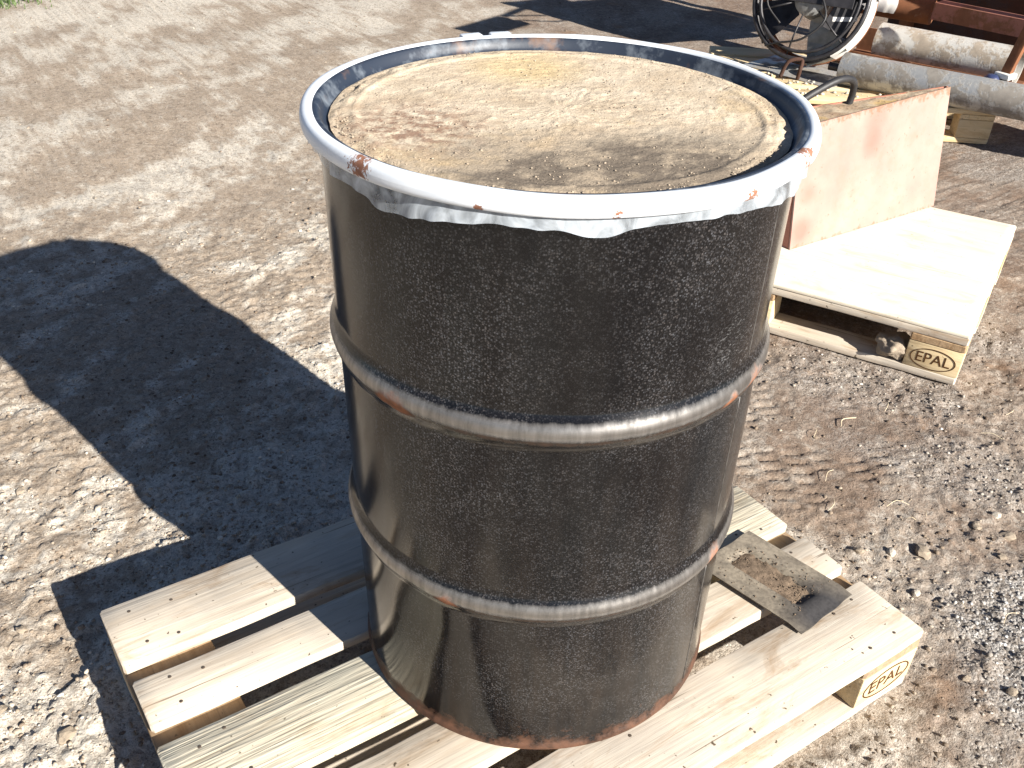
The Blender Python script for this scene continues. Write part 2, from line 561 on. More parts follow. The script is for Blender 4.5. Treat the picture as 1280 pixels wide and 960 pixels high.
orange = t.math('MULTIPLY', t.ramp(t.noise(c, 4.5, 4, 0.6), [(0.62, 0.0), (0.72, 0.5)]), t.attr('side').outputs['Fac'])
base = t.mix(orange, base, (0.26, 0.15, 0.08))
hh = t.math('ADD', t.math('MULTIPLY', fine, 1.0), t.math('MULTIPLY', fine2, 0.45))
vd = t.voro(c, 150)
hh = t.math('ADD', hh, t.math('MULTIPLY', t.math('SUBTRACT', 0.6, vd), t.math('MULTIPLY', t.attr('gravel').outputs['Fac'], 0.9)))
hh = t.math('ADD', hh, t.math('MULTIPLY', t.ramp(fsep.outputs[2], [(0.5, 0.0), (0.56, 1.0)]), 0.9))
hh = t.math('ADD', hh, t.math('MULTIPLY', fs2.outputs[2], 0.4))
M_SOIL = t.set(base, 0.95, 0.0, t.bump(hh, 0.65, 0.006), 0.12)
tag(link('ground', gm, M_SOIL, None, True), kind='structure')

# ---------------------------------------------------------------- loose pebbles and crumbs (uncountable)
phi = (1 + 5 ** .5) / 2
ICO_V = np.array([(-1, phi, 0), (1, phi, 0), (-1, -phi, 0), (1, -phi, 0), (0, -1, phi), (0, 1, phi), (0, -1, -phi), (0, 1, -phi), (phi, 0, -1), (phi, 0, 1), (-phi, 0, -1), (-phi, 0, 1)], float)
ICO_V /= np.linalg.norm(ICO_V[0])
ICO_F = np.array([(0, 11, 5), (0, 5, 1), (0, 1, 7), (0, 7, 10), (0, 10, 11), (1, 5, 9), (5, 11, 4), (11, 10, 2), (10, 7, 6), (7, 1, 8), (3, 9, 4), (3, 4, 2), (3, 2, 6), (3, 6, 8), (3, 8, 9), (4, 9, 5), (2, 4, 11), (6, 2, 10), (8, 6, 7), (9, 8, 1)])


def pebble_field(pts, sizes, flat=0.65, sink=0.25):
    n = len(pts)
    z = ground_height(pts[:, 0], pts[:, 1])
    V = ICO_V[None] * (1 + rng.uniform(-0.32, 0.32, (n, 12, 1)))
    V = V * rng.uniform(0.65, 1.3, (n, 1, 3))
    V[:, :, 2] *= (flat * rng.uniform(0.45, 1.1, n))[:, None]
    a = rng.uniform(0, 6.283, n); ca, sa = np.cos(a)[:, None], np.sin(a)[:, None]
    X = V[:, :, 0] * ca - V[:, :, 1] * sa; Y = V[:, :, 0] * sa + V[:, :, 1] * ca
    V = np.stack([X, Y, V[:, :, 2]], 2) * sizes[:, None, None]
    V[:, :, 0] += pts[:, 0, None]; V[:, :, 1] += pts[:, 1, None]
    V[:, :, 2] += z[:, None] + sizes[:, None] * (flat - 2 * flat * sink) * 0.6
    F_ = (ICO_F[None] + (np.arange(n) * 12)[:, None, None]).reshape(-1, 3)
    return V.reshape(-1, 3), F_


def scatter(n, x0, x1, y0, y1, dens):
    p = np.stack([rng.uniform(x0, x1, n), rng.uniform(y0, y1, n)], 1)
    keep = rng.uniform(0, 1, n) < dens(p[:, 0], p[:, 1])
    return p[keep]


def dens_a(x, y):
    s, p, g, cl, tr = soil_fields(x, y)
    d = np.hypot(x - CAMX, y - CAMY)
    pal = pallet_mask(x, y, 0.02)
    left = sstep(0.9, 0.3, x) * sstep(2.2, 1.2, y)
    return np.clip((0.07 + 0.9 * g ** 1.5 + 0.12 * s + 0.18 * p + left * (0.08 + 0.32 * p)) * (1 - 0.8 * tr) * np.clip(1.9 / d, 0.15, 1.0) * (1 - 0.97 * pal), 0, 1)


pp = np.concatenate([scatter(95000, -0.6, 2.6, -1.2, 1.8, dens_a), scatter(26000, -0.5, 6.0, 0.2, 5.5, dens_a)])
psz = 0.0016 + 0.0042 * rng.uniform(0, 1, len(pp)) ** 2.6
psz *= np.where(pp[:, 1] > 1.6, 1.35, 1.0)
pv, pf_ = pebble_field(pp, psz)
pm = raw_mesh('loose_gravel', pv, pf_)
s_, p_, g_, c_, tr_ = soil_fields(pp[:, 0], pp[:, 1])
tone = np.clip(0.20 + 0.45 * p_ + 0.30 * g_ + rng.normal(0, 0.22, len(pp)), 0, 1)
at = pm.attributes.new('tone', 'FLOAT', 'POINT'); at.data.foreach_set('value', np.repeat(tone, 12).astype(np.float32))
at = pm.attributes.new('grey', 'FLOAT', 'POINT'); at.data.foreach_set('value', np.repeat(g_, 12).astype(np.float32))
t = NT('gravel_crumbs')
tn = t.attr('tone').outputs['Fac']
brown = t.ramp(tn, [(0.0, (0.11, 0.08, 0.058)), (0.4, (0.25, 0.195, 0.145)), (0.75, (0.42, 0.36, 0.285)), (1.0, (0.62, 0.57, 0.49))])
greyc = t.ramp(tn, [(0.0, (0.10, 0.092, 0.082)), (0.4, (0.24, 0.22, 0.20)), (0.75, (0.36, 0.345, 0.325)), (1.0, (0.6, 0.58, 0.55))])
M_CRUMB = t.set(t.mix(t.attr('grey').outputs['Fac'], brown, greyc), 0.92, 0, t.bump(t.noise(t.coord(), 400, 3), 0.4, 0.002), 0.15)
tag(link('loose_gravel', pm, M_CRUMB), 'loose gravel and crumbs of soil strewn over the yard', 'gravel', kind='stuff')


# ---------------------------------------------------------------- larger clods and stones, one by one
def rock_mesh(seed, sub=2, rough=0.42, flat=0.7):
    bm = bmesh.new()
    bmesh.ops.create_icosphere(bm, subdivisions=sub, radius=1.0)
    rr = random.Random(seed)
    off = Vector((rr.uniform(-9, 9), rr.uniform(-9, 9), rr.uniform(-9, 9)))
    from mathutils import noise as mn
    sx, sy = rr.uniform(0.75, 1.25), rr.uniform(0.75, 1.25)
    for v in bm.verts:
        k = 1 + rough * (mn.noise(v.co * 1.3 + off) + 0.6 * mn.noise(v.co * 3.1 + off) + 0.3 * mn.noise(v.co * 7 + off))
        v.co = Vector((v.co.x * k * sx, v.co.y * k * sy, v.co.z * k * flat))
    bm.verts.index_update()
    V = [tuple(p.co) for p in bm.verts]; Fc = [tuple(p.index for p in q.verts) for q in bm.faces]
    bm.free()
    return V, Fc


def gz(x, y):
    return float(ground_height(np.array([x]), np.array([y]))[0])


rock_me = []
for k in range(6):
    v, f = rock_mesh(100 + k, 2)
    rock_me.append(raw_mesh('clod', v, f)); rock_me[-1].materials.append(M_CRUST if k == 3 else M_BROKEN)


def clod(k, x, y, r, label, group=None, name='soil_clod', cat='clod'):
    o = link(name, rock_me[k % 6])
    o.location = (x, y, gz(x, y) + r * 0.22)
    r *= 0.85
    o.scale = (r, r, r * random.uniform(0.7, 1.0))
    o.rotation_euler = (0, 0, random.uniform(0, 6.28))
    return tag(o, label, cat, group)


for k, (x, y, r) in enumerate(((1.528, -0.590, 0.020), (1.466, -0.553, 0.014), (1.408, -0.516, 0.011), (1.406, -0.664, 0.012))):
    clod(1 + 2 * (k % 2), x, y, r, 'dry clod of earth lying beside the pallet corner next to the bent plate', 'clods by the pallet corner')
for k, (x, y, r) in enumerate(((1.735, -0.655, 0.018), (1.70, -0.60, 0.012), (1.77, -0.60, 0.013), (1.345, -0.925, 0.013), (1.30, -0.86, 0.008), (1.66, -0.69, 0.010))):
    clod(1 + k, x, y, r, 'stone lying on the brown soil and grey gravel in front of the plywood-topped pallet', 'stones on the gravel', 'stone', 'stone')
for k, (x, y, r) in enumerate(((-0.115, -0.105, 0.016), (-0.16, 0.42, 0.010), (-0.05, 0.62, 0.012), (0.02, 0.80, 0.010), (0.08, 0.47, 0.011), (-0.13, 0.18, 0.010), (-0.2, 0.0, 0.012))):
    clod(1 + 2 * k, x, y, r, 'small crusty clod on the pale ground beside the drum and pallet shadow', 'clods on the pale drive')

# straw and grass
sv = []
for k in range(20):
    x = random.uniform(1.25, 2.6); y = random.uniform(-0.95, 0.2)
    if pallet_mask(np.array([x]), np.array([y]))[0] > 0.02: continue
    a = random.uniform(0, 6.28); L = random.uniform(0.015, 0.06); z = gz(x, y) + 0.006
    b = random.uniform(-0.5, 0.5)
    pts = [(x, y, z), (x + L * .5 * math.cos(a), y + L * .5 * math.sin(a), z + 0.006), (x + L * math.cos(a + b), y + L * math.sin(a + b), z + 0.001)]
    sv.append(tube(smooth_path(pts, 3), 0.0007, 4))
x, y = 1.774, -0.164
sv.append(tube(smooth_path([(1.735, -0.175, gz(1.735, -.175) + .006), (1.76, -0.158, gz(1.76, -.158) + .008), (1.80, -0.168, gz(1.8, -.168) + .006)], 4), 0.0013, 4))
tag(obj('straw_litter', joinvf(sv), M_STRAW), 'thin dry straw stalks scattered over the brown soil', 'straw', kind='stuff')
gvs = []
GP = np.stack([0.72 + rng.normal(0, 0.14, 500), 5.48 + rng.normal(0, 0.10, 500)], 1)
GZ = ground_height(GP[:, 0], GP[:, 1])
for (x, y), z in zip(GP.tolist(), GZ.tolist()):
    a = random.uniform(0, 6.28); h = random.uniform(0.02, 0.05); w = 0.003; z -= 0.003
    bx, by = math.cos(a) * h * 0.5, math.sin(a) * h * 0.5
    px, py = -math.sin(a) * w, math.cos(a) * w
    gvs.append(([(x - px, y - py, z), (x + px, y + py, z), (x + bx * .5 + px * .7, y + by * .5 + py * .7, z + h * .7), (x + bx, y + by, z + h), (x + bx * .5 - px * .7, y + by * .5 - py * .7, z + h * .7)], [(0, 1, 2, 4), (4, 2, 3)]))
tag(obj('grass', joinvf(gvs), M_GRASS), 'patch of short green grass at the far edge of the pale drive', 'grass', kind='stuff')

# ------------------------------------------------------------------ pallets
def board_vf(L, W, T, seed, n=34, wane=0.0024, b=0.0032):
    """plank along +X, 0..L, 0..-W in y, 0..T in z, with worn edges"""
    rr = np.random.default_rng(seed)
    sec = []
    for cy, cz, a0 in ((-b, T - b, 0), (-W + b, T - b, 90), (-W + b, b, 180), (-b, b, 270)):
        for a in (8, 45, 82):
            q = R(a0 + a)
            # start at +y corner turning over the top
            sec.append((cy + b * math.cos(q), cz + b * math.sin(q)))
    xs = np.concatenate([[0.0, 0.004], np.linspace(0.03, L - 0.03, n), [L - 0.004, L]])
    ph = rr.uniform(0, 50, 8)
    rings = []
    WN1 = [(fbm(xs * 9 + ph[g], xs * 0 + ph[7], 3, g) - 0.5) * 2 * wane for g in range(4)]
    WN2 = [(fbm(xs * 7 + ph[4 + g % 3], xs * 0 + ph[6] + g, 3, 9) - 0.5) * 2 * wane for g in range(4)]
    sy_ = np.array(sec)
    EN = 0.0025 * (fbm(sy_[:, 0] * 60 + ph[1], sy_[:, 1] * 60, 2, 3) - .5)
    for i, x in enumerate(xs):
        e = 1.0 if 0 < i < len(xs) - 1 else 0.0
        ring = []
        for j, (y, z) in enumerate(sec):
            g = j // 3
            w1 = WN1[g][i]
            w2 = WN2[g][i]
            yy = y + w1; zz = min(z + w2 * 0.6, T)
            zz = max(zz, 0.0)
            if not e:
                yy = -W / 2 + (yy + W / 2) * (1 - 0.004 / W * 2); zz = T / 2 + (zz - T / 2) * (1 - 0.0025 / T * 2)
            xx = x + (EN[j] if i in (0, 1, len(xs) - 2, len(xs) - 1) else 0)
            ring.append((xx, yy, zz))
        rings.append(ring)
    return loft(rings)


NAIL_ME = raw_mesh('nail', *lathe([(0.0, 0.0006), (0.0024, 0.0005), (0.0031, 0.0), (0.0031, -0.002)], 10))
NAIL_ME.materials.append(M_NAIL)
TOP = 0.144
DECK = ((0.0, 0.145), (0.18625, 0.100), (0.3275, 0.145), (0.51375, 0.100), (0.655, 0.145))


def text_mesh(body, size):
    cu = bpy.data.curves.new('lettering', 'FONT')
    cu.body = body; cu.size = size; cu.align_x = 'CENTER'; cu.align_y = 'CENTER'
    cu.extrude = 0.0004
    cu.offset = 0.0
    o = bpy.data.objects.new('lettering', cu); col.objects.link(o)
    bpy.context.view_layer.update()
    dg = bpy.context.evaluated_depsgraph_get()
    me = bpy.data.meshes.new_from_object(o.evaluated_get(dg))
    bpy.data.objects.remove(o); bpy.data.curves.remove(cu)
    return me


EPAL_ME = text_mesh('EPAL', 0.043)
EPAL_ME.materials.clear(); EPAL_ME.materials.append(M_BURN)
ov = []
for k in range(48):
    a = 2 * math.pi * k / 48
    for s in (1.0, 0.935):
        for z in (0.0, 0.0007):
            ov.append((0.060 * (s if s == 1 else 0.955) * math.cos(a), 0.031 * (s if s == 1 else 0.915) * math.sin(a), z))
of = []
for k in range(48):
    a, b = 4 * k, 4 * ((k + 1) % 48)
    of += [(a + 1, b + 1, b + 3, a + 3), (a, b, b + 1, a + 1), (a + 2, a + 3, b + 3, b + 2)]
OVAL_ME = raw_mesh('oval', ov, of); OVAL_ME.materials.append(M_BURN)


def make_pallet(label, loc, rz, mats, mark_side, seed, nails=True, z=0.0, end_lift=None):
    """long side along +X (0..1.2), depth towards -Y (0..0.8)"""
    root = thing('euro_pallet', label, 'pallet', (loc[0], loc[1], z), rz, 'wooden pallets in the yard')
    deck = []
    for k, (v0, w) in enumerate(DECK):
        m = mats[k]
        dl = (0.0, 0.004, -0.002, 0.003, 0.0)[k]
        b = obj('deck_board', board_vf(1.2 - abs(dl), w, 0.022, seed + k), m, root, True, 35)
        b.location = (max(dl, 0), -v0, 0.122)
        deck.append(b)
        if nails:
            for xs in (0.05, 0.105, 0.575, 0.63, 1.095, 1.15):
                for yo in ((0.03, w - 0.03) if w > 0.12 else (0.028, w - 0.028)):
                    if w < 0.12 and round(xs * 1000) in (105, 575, 1150) and yo > 0.05: continue
                    nl = link('nail', NAIL_ME, None, b)
                    nl.location = (xs + random.uniform(-.012, .012), -yo + random.uniform(-.012, .012), 0.0221)
    for k, x0 in enumerate((0.0, 0.5275, 1.055)):
        s = obj('stringer_board', board_vf(0.8, 0.145, 0.022, seed + 10 + k), mats[5], root, True, 35)
        s.rotation_euler = (0, 0, R(-90)); s.location = (x0 + 0.145, 0, 0.0999)
    for i, x0 in enumerate((0.0, 0.5275, 1.055)):
        for j, (v0, w) in enumerate(((0.0, 0.1), (0.3275, 0.145), (0.7, 0.1))):
            bl = obj('block', bevel_box(0, 0.145, -w, 0, 0, 0.0778, 0.003, 2), mats[6], root, True, 40)
            bl.location = (x0, -v0, 0.0220)
            if mark_side and (i, j) == mark_side[0]:
                for me_, nm in ((EPAL_ME, 'burned_lettering'), (OVAL_ME, 'burned_oval')):
                    e = link(nm, me_, None, bl)
                    if mark_side[1] == '-y':
                        e.location = (0.0725, -w - 0.0003, 0.036); e.rotation_euler = (R(90), R(mark_side[2]), 0)
                    else:
                        e.location = (0.0725, 0.0003, 0.036); e.rotation_euler = (R(90), R(mark_side[2]), R(180))
    for k, (v0, w) in enumerate(((0.0, 0.1), (0.3275, 0.145), (0.7, 0.1))):
        b = obj('bottom_board', board_vf(1.2, w, 0.022, seed + 20 + k), mats[7], root, True, 35)
        b.location = (0, -v0, 0.0)
    return root


W_, WR, WN, WU = M_WOOD, M_WOOD_ROUGH, M_WOOD_NEW, M_WOOD_UNDER
make_pallet('bleached wooden pallet standing under the black steel drum', (0, 0), 0.0, (W_, W_, WR, W_, W_, WU, WN, W_), ((2, 2), '-y', -2), 300)
# the other two: the marked long side faces the camera
make_pallet('yellowish wooden pallet topped with a plywood sheet and pink steel counterweight', (C2[0], C2[1]), A2, (W_, W_, W_, W_, W_, WU, WN, W_), ((0, 0), '+y', 0), 400, False)
make_pallet('wooden pallet loaded with steel rollers and rusty machine parts', (C3[0], C3[1]), A3, (WN,) * 8, None, 500, False)

# ------------------------------------------------------------------ the drum
H = 0.8815
RB = 0.2879
DZ = TOP + 0.0005
drum = thing('steel_drum', 'black rusty steel drum with pale clamp ring and dirty lid on pallet', 'drum', (DRX, DRY, DZ))


def near_spot(t, co, p, r):
    d = t.n('ShaderNodeVectorMath', operation='DISTANCE')
    t.l(co, d.inputs[0]); d.inputs[1].default_value = p
    return t.ramp(t.math('DIVIDE', d.outputs['Value'], r), [(0.35, 1.0), (1.0, 0.0)])


def pol(deg, r, z):
    return (r * math.cos(R(deg)), r * math.sin(R(deg)), z)


def drum_paint(name, hoop=False):
    t = NT(name)
    c = t.coord()
    sep = t.n('ShaderNodeSeparateXYZ'); t.l(c, sep.inputs[0])
    z = sep.outputs[2]
    cs = t.coord(scale=(1, 1, 0.16))
    vx = t.n('ShaderNodeTexVoronoi', feature='F1'); vx.inputs['Scale'].default_value = 470
    t.l(c, vx.inputs['Vector'])
    vsep = t.n('ShaderNodeSeparateColor'); t.l(vx.outputs['Color'], vsep.inputs[0])
    dots = t.ramp(vx.outputs['Distance'], [(0.30, 1.0), (0.75, 0.0)])
    speck = t.noise(c, 260, 3, 0.7)
    cloud = t.noise(c, 5.5, 5, 0.62)
    run = t.noise(cs, 22, 4, 0.6)
    base = t.mix(t.ramp(cloud, [(0.35, 0.0), (0.7, 1.0)]), (0.0026, 0.0027, 0.0034), (0.0062, 0.0060, 0.0062))
    # dust in the pitted paint, plus its sun sparkle painted as pale flecks
    thin = t.ramp(cloud, [(0.36, 0.10), (0.62, 1.0)])
    sp = t.math('MULTIPLY', t.math('MULTIPLY', dots, t.ramp(vsep.outputs[0], [(0.20, 0.0), (0.6, 0.28), (1.0, 1.0)])), thin)
    base = t.mix(t.math('MULTIPLY', sp, 0.8), base, t.mix(vsep.outputs[1], (0.095, 0.084, 0.080), (0.100, 0.104, 0.116)))
    # brownish film running down
    film = t.math('MULTIPLY', t.ramp(run, [(0.42, 0.0), (0.68, 1.0)]), t.ramp(z, [(0.0, 0.85), (0.30, 0.35), (0.70, 0.06)]))
    base = t.mix(t.math('MULTIPLY', film, 0.40), base, (0.050, 0.036, 0.027))
    rn = t.noise(c, 16, 6, 0.65, 0.4)
    low = t.ramp(z, [(0.0, 1.0), (0.035, 0.62), (0.10, 0.32), (0.19, 0.0)])
    rn2 = t.noise(c, 55, 6, 0.7)
    rust = t.ramp(t.math('ADD', t.math('ADD', t.math('MULTIPLY', rn, 0.45), t.math('MULTIPLY', rn2, 0.30)), t.math('MULTIPLY', low, 0.42)), [(0.66, 0.0), (0.78, 1.0)])
    if hoop:
        base = t.mix(1.0, base, (1, 1, 1), 'MULTIPLY')
    else:
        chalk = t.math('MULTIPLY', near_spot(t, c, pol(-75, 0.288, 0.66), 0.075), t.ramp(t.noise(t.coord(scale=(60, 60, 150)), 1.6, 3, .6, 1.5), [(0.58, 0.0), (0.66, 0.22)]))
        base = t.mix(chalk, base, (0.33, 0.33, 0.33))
    rc = t.mix(t.noise(c, 60, 4), (0.045, 0.024, 0.015), (0.17, 0.075, 0.040))
    base = t.mix(t.math('MULTIPLY', rust, 0.8), base, rc)
    ro = t.mix(t.ramp(cloud, [(0.3, 0.0), (0.7, 1.0)]), 0.10, 0.22)
    ro = t.mix(film, ro, 0.20)
    ro = t.mix(rust, ro, 0.75)
    hb = t.math('ADD', t.math('MULTIPLY', speck, 0.5), t.math('MULTIPLY', t.noise(c, 90, 3), 0.6))
    nb = t.bump(hb, 0.085, 0.0010)
    t.set(base, ro, 0.0, nb, 0.34)
    if hoop:
        # bare metal where the hoop has been rolled on
        geo = t.attr('wear').outputs['Fac']
        stri = t.noise(t.coord(scale=(1, 1, 0.10)), 120, 3, 0.6)
        bare = t.ramp(t.math('ADD', t.math('MULTIPLY', geo, 0.85), t.math('MULTIPLY', t.math('SUBTRACT', stri, 0.5), 0.32)), [(0.20, 0.0), (0.80, 1.0)])
        mc = t.mix(stri, (0.11, 0.103, 0.096), (0.48, 0.455, 0.43))
        cb = t.mix(t.math('MULTIPLY', bare, 0.9), base, mc)
        sp1 = None
        for dg, zz, rr_ in ((-163, 0.591, 0.034), (-167, 0.588, 0.022), (-64, 0.592, 0.036), (-68, 0.298, 0.034), (-150, 0.296, 0.022), (-76, 0.590, 0.02)):
            q = near_spot(t, c, pol(dg, 0.297, zz), rr_)
            sp1 = q if sp1 is None else t.math('MAXIMUM', sp1, q)
        edge = t.attr('under').outputs['Fac']
        rmask = t.ramp(t.math('ADD', t.math('ADD', t.math('MULTIPLY', sp1, 0.26), t.math('MULTIPLY', edge, 0.24)), t.math('MULTIPLY', t.noise(c, 48, 6, 0.7), 0.66)), [(0.47, 0.0), (0.68, 1.0)])
        rc2 = t.mix(t.math('MULTIPLY', sp1, t.noise(c, 110, 4)), (0.060, 0.034, 0.022), (0.42, 0.15, 0.06))
        cb = t.mix(t.math('MULTIPLY', rmask, 0.85), cb, rc2)
        t.set(cb, t.mix(rmask, t.mix(bare, ro, 0.40), 0.85))
        t.l(t.math('MULTIPLY', bare, t.math('SUBTRACT', 0.92, t.math('MULTIPLY', rmask, 0.92))), t.b.inputs['Metallic'])
    return t.m


M_SEAM = plain('rubbed_seam', (0.075, 0.068, 0.062), 0.45, 0.3, 0.6, 60, 0.2)
M_DRUM = drum_paint('black_drum_paint')
M_HOOP = drum_paint('worn_hoop_paint', True)
HZ = (0.3036, 0.5965); HW = 0.030; HB = 0.0105


def dent(r, z, a):
    d = 0.0016 * (fbm(a * 2.2, z * 4.0, 3, 5) - 0.5) * np.sin(a / 2) ** 2
    # shallow dent low on the left flank
    da = (a - R(198)) / 0.16; dz = (z - 0.22) / 0.06
    d = d - 0.0045 * np.exp(-da * da - dz * dz)
    d = d + 0.0016 * (fbm(np.cos(a) * 3 + 9, np.sin(a) * 3 + z * 5, 2, 6) - 0.5)
    return r + d, z


# lower chime, three barrels of wall (one body), two hoops
prof = [(RB - 0.010, 0.0), (RB - 0.002, 0.0), (RB + 0.0025, 0.003), (RB + 0.003, 0.008), (RB + 0.0005, 0.013), (RB - 0.0008, 0.018)]
prof += [(RB - 0.0005, z) for z in np.linspace(0.03, HZ[0] - HW, 14)]
body = [prof, [(RB, z) for z in np.linspace(HZ[0] + HW, HZ[1] - HW, 14)], [(RB, z) for z in np.linspace(HZ[1] + HW, H - 0.012, 16)]]
body[0][-1] = (RB, HZ[0] - HW)
obj('body', joinvf([lathe(p, 192, dent) for p in body]), M_DRUM, drum, True, 50)
for hz in HZ:
    hp = []
    for k in range(23):
        u = -1 + 2 * k / 22
        hp.append((RB + HB * (0.5 + 0.5 * math.cos(math.pi * u)) ** 0.85, hz + u * HW))
    h = obj('rolling_hoop', lathe(hp, 192, dent), M_HOOP, drum, True, 80)
    u = np.tile(np.linspace(-1, 1, 23), 192)
    wear = np.exp(-(np.abs(u - 0.14) / 0.37) ** 2.5)
    under = np.exp(-((u + 0.38) / 0.20) ** 2)
    for nm, arr in (('wear', wear), ('under', under)):
        at = h.data.attributes.new(nm, 'FLOAT', 'POINT'); at.data.foreach_set('value', arr.astype(np.float32))
# lap seam down the wall
sa = R(-67)
for z0, z1 in ((0.016, HZ[0] - HW), (HZ[0] + HW, HZ[1] - HW), (HZ[1] + HW, H - 0.04)):
    rings = []
    for z in np.linspace(z0, z1, 10):
        r0 = float(dent(RB, np.array([z]), np.array([sa % 6.28318]))[0][0])
        rings.append([pol(math.degrees(sa) + da, r0 + dr, z) for da, dr in ((-0.30, -0.002), (-0.22, 0.0003), (0.0, 0.0006), (0.22, 0.0003), (0.30, -0.002))])
    obj('welded_seam', loft(rings), M_SEAM, drum, True)

# clamp ring
t = NT('pale_ring_paint')
c = t.coord()
rn = t.noise(c, 26, 6, 0.65)
cl = t.mix(t.ramp(t.noise(c, 8, 4), [(0.35, 0.0), (0.7, 1.0)]), (0.60, 0.64, 0.69), (0.74, 0.77, 0.80))
cl = t.mix(t.math('MULTIPLY', t.ramp(t.noise(c, 55, 4, .6), [(0.60, 0.0), (0.72, 1.0)]), 0.35), cl, (0.45, 0.44, 0.42))
sp1 = None
for dg, zz, rr_ in ((-167, H - 0.008, 0.030), (-64.5, H - 0.008, 0.028), (-115, H - 0.015, 0.017), (-86, H - 0.019, 0.022), (-140, H - .018, .012)):
    q = near_spot(t, c, pol(dg, 0.301, zz), rr_)
    sp1 = q if sp1 is None else t.math('MAXIMUM', sp1, q)
rm = t.ramp(t.math('ADD', t.math('MULTIPLY', sp1, 0.22), t.math('MULTIPLY', t.noise(c, 150, 5, 0.7, .5), 0.62)), [(0.475, 0.0), (0.515, 1.0)])
cl = t.mix(rm, cl, t.mix(t.noise(c, 160, 3), (0.13, 0.05, 0.03), (0.36, 0.17, 0.10)))
M_RING = t.set(cl, t.mix(rm, 0.45, 0.85), 0.0, t.bump(t.math('SUBTRACT', t.noise(c, 40, 3), rm), 0.15, 0.0015), 0.5)
rp = []
for k in range(25):
    a = 2 * math.pi * k / 24
    ca_, sa_ = math.cos(a), math.sin(a)
    rp.append((0.2985 + 0.0088 * math.copysign(abs(ca_) ** 0.75, ca_), H - 0.0112 + 0.0112 * math.copysign(abs(sa_) ** 0.85, sa_)))
ring = obj('clamp_ring', lathe(rp, 192, lambda r, z, a: (r + 0.0007 * np.sin(a * 3 + 1) + 0.0005 * np.sin(a * 11), z + 0.0012 * np.sin(a * 2 + .6) + 0.0004 * np.sin(a * 9))), M_RING, drum, True, 80)
for dg in (71, 79):
    lug = obj('ring_lug', xform(bevel_box(-0.006, 0.016, -0.016, 0.016, -0.010, 0.0105, 0.003), Matrix.Rotation(R(dg), 4, 'Z') @ Matrix.Translation((0.306, 0, H - 0.0112))), M_RING, ring, True, 40)
bolt_p = [pol(65 + k * 2, 0.318, H - 0.0125) for k in range(11)]
obj('clamp_bolt', tube(bolt_p, 0.005, 8), M_STEEL, ring, True, 50)

# recessed lid
t = NT('lid_paint')
c = t.coord()
n1 = t.noise(c, 24, 6, 0.65)
cl = t.mix(t.ramp(n1, [(0.50, 0.0), (0.70, 0.8)]), (0.016, 0.023, 0.038), (0.17, 0.195, 0.225))
cl = t.mix(t.ramp(t.noise(c, 11, 5, .65), [(0.56, 0.0), (0.68, 0.8)]), cl, (0.16, 0.09, 0.055))
M_LID = t.set(cl, 0.5, 0.0, t.bump(n1, 0.2, 0.002), 0.5)
lp = [(0.2930, H - 0.008), (0.2915, H - 0.0025), (0.2885, H - 0.0018), (0.2855, H - 0.004), (0.2830, H - 0.010), (0.2812, H - 0.014), (0.278, H - 0.0180), (0.272, H - 0.0190), (0.265, H - 0.0180), (0.258, H - 0.0160), (0.25, H - 0.0155), (0.20, H - 0.0155), (0.10, H - 0.0153), (0.0005, H - 0.0153)]
lid = obj('lid', lathe(lp, 160), M_LID, drum, True, 60)
nr, na = 80, 200
rs = np.linspace(0.0, 1.0, nr) ** 0.85
aa = np.linspace(0, 2 * np.pi, na, endpoint=False)
RR, AA = np.meshgrid(rs, aa, indexing='ij')
edge_r = 0.2745 + 0.006 * (fbm(np.cos(AA) * 6 + 20, np.sin(AA) * 6 + 20, 4, 91) - 0.5)
RX = RR * edge_r * np.cos(AA); RY = RR * edge_r * np.sin(AA)
dh = 0.0016 + 0.0016 * (fbm(RX * 40, RY * 40, 4, 92) - .5) + 0.0012 * np.clip(fbm(RX * 150, RY * 150, 3, 93) - .52, 0, 1) * 4
ridge = np.exp(-((RR * edge_r - 0.2455) / 0.0045) ** 2)
dh = dh + 0.0022 * ridge
clump = sstep(0.247, 0.255, RR * edge_r) * np.clip(fbm(RX * 60, RY * 60, 4, 97, 0.65) - 0.46, 0, 1) * 0.012
dh = dh + clump
groove = np.exp(-((RR * edge_r - 0.2655) / 0.006) ** 2)
dh = (dh - 0.0026 * groove) * (1 - sstep(0.965, 1.0, RR) * 1.0) - 0.0006
dv = np.stack([RX, RY, H - 0.0153 + dh], 2).reshape(-1, 3)
ii = np.arange(nr * na).reshape(nr, na); jj = np.roll(ii, -1, axis=1)
dq = np.stack([ii[:-1].ravel(), ii[1:].ravel(), jj[1:].ravel(), jj[:-1].ravel()], 1)
t = NT('lid_dirt')
c = t.coord()
b1 = t.noise(c, 7, 5, 0.6, 0.4); b2 = t.noise(c, 17, 6, 0.65); f1 = t.noise(c, 140, 4, 0.6); f2 = t.noise(c, 420, 3, .6)
cl = t.mix(t.ramp(b2, [(0.35, 0.0), (0.68, 1.0)]), (0.44, 0.35, 0.25), (0.60, 0.51, 0.39))
cl = t.mix(t.ramp(b1, [(0.56, 0.0), (0.72, 0.55)]), cl, (0.52, 0.36, 0.16))
cl = t.mix(t.math('MULTIPLY', near_spot(t, c, (-0.185, 0.03, H - 0.02), 0.12), t.ramp(t.noise(c, 60, 5, .65), [(0.42, 0.0), (0.58, 0.75)])), cl, (0.20, 0.10, 0.065))
dkf = t.math('ADD', near_spot(t, c, (-0.14, -0.19, H - 0.02), 0.19), near_spot(t, c, (0.02, -0.23, H - 0.02), 0.15), True)
cl = t.mix(t.math('MULTIPLY', dkf, t.ramp(b2, [(0.36, 0.2), (0.52, 1.0)])), cl, (0.165, 0.135, 0.105))
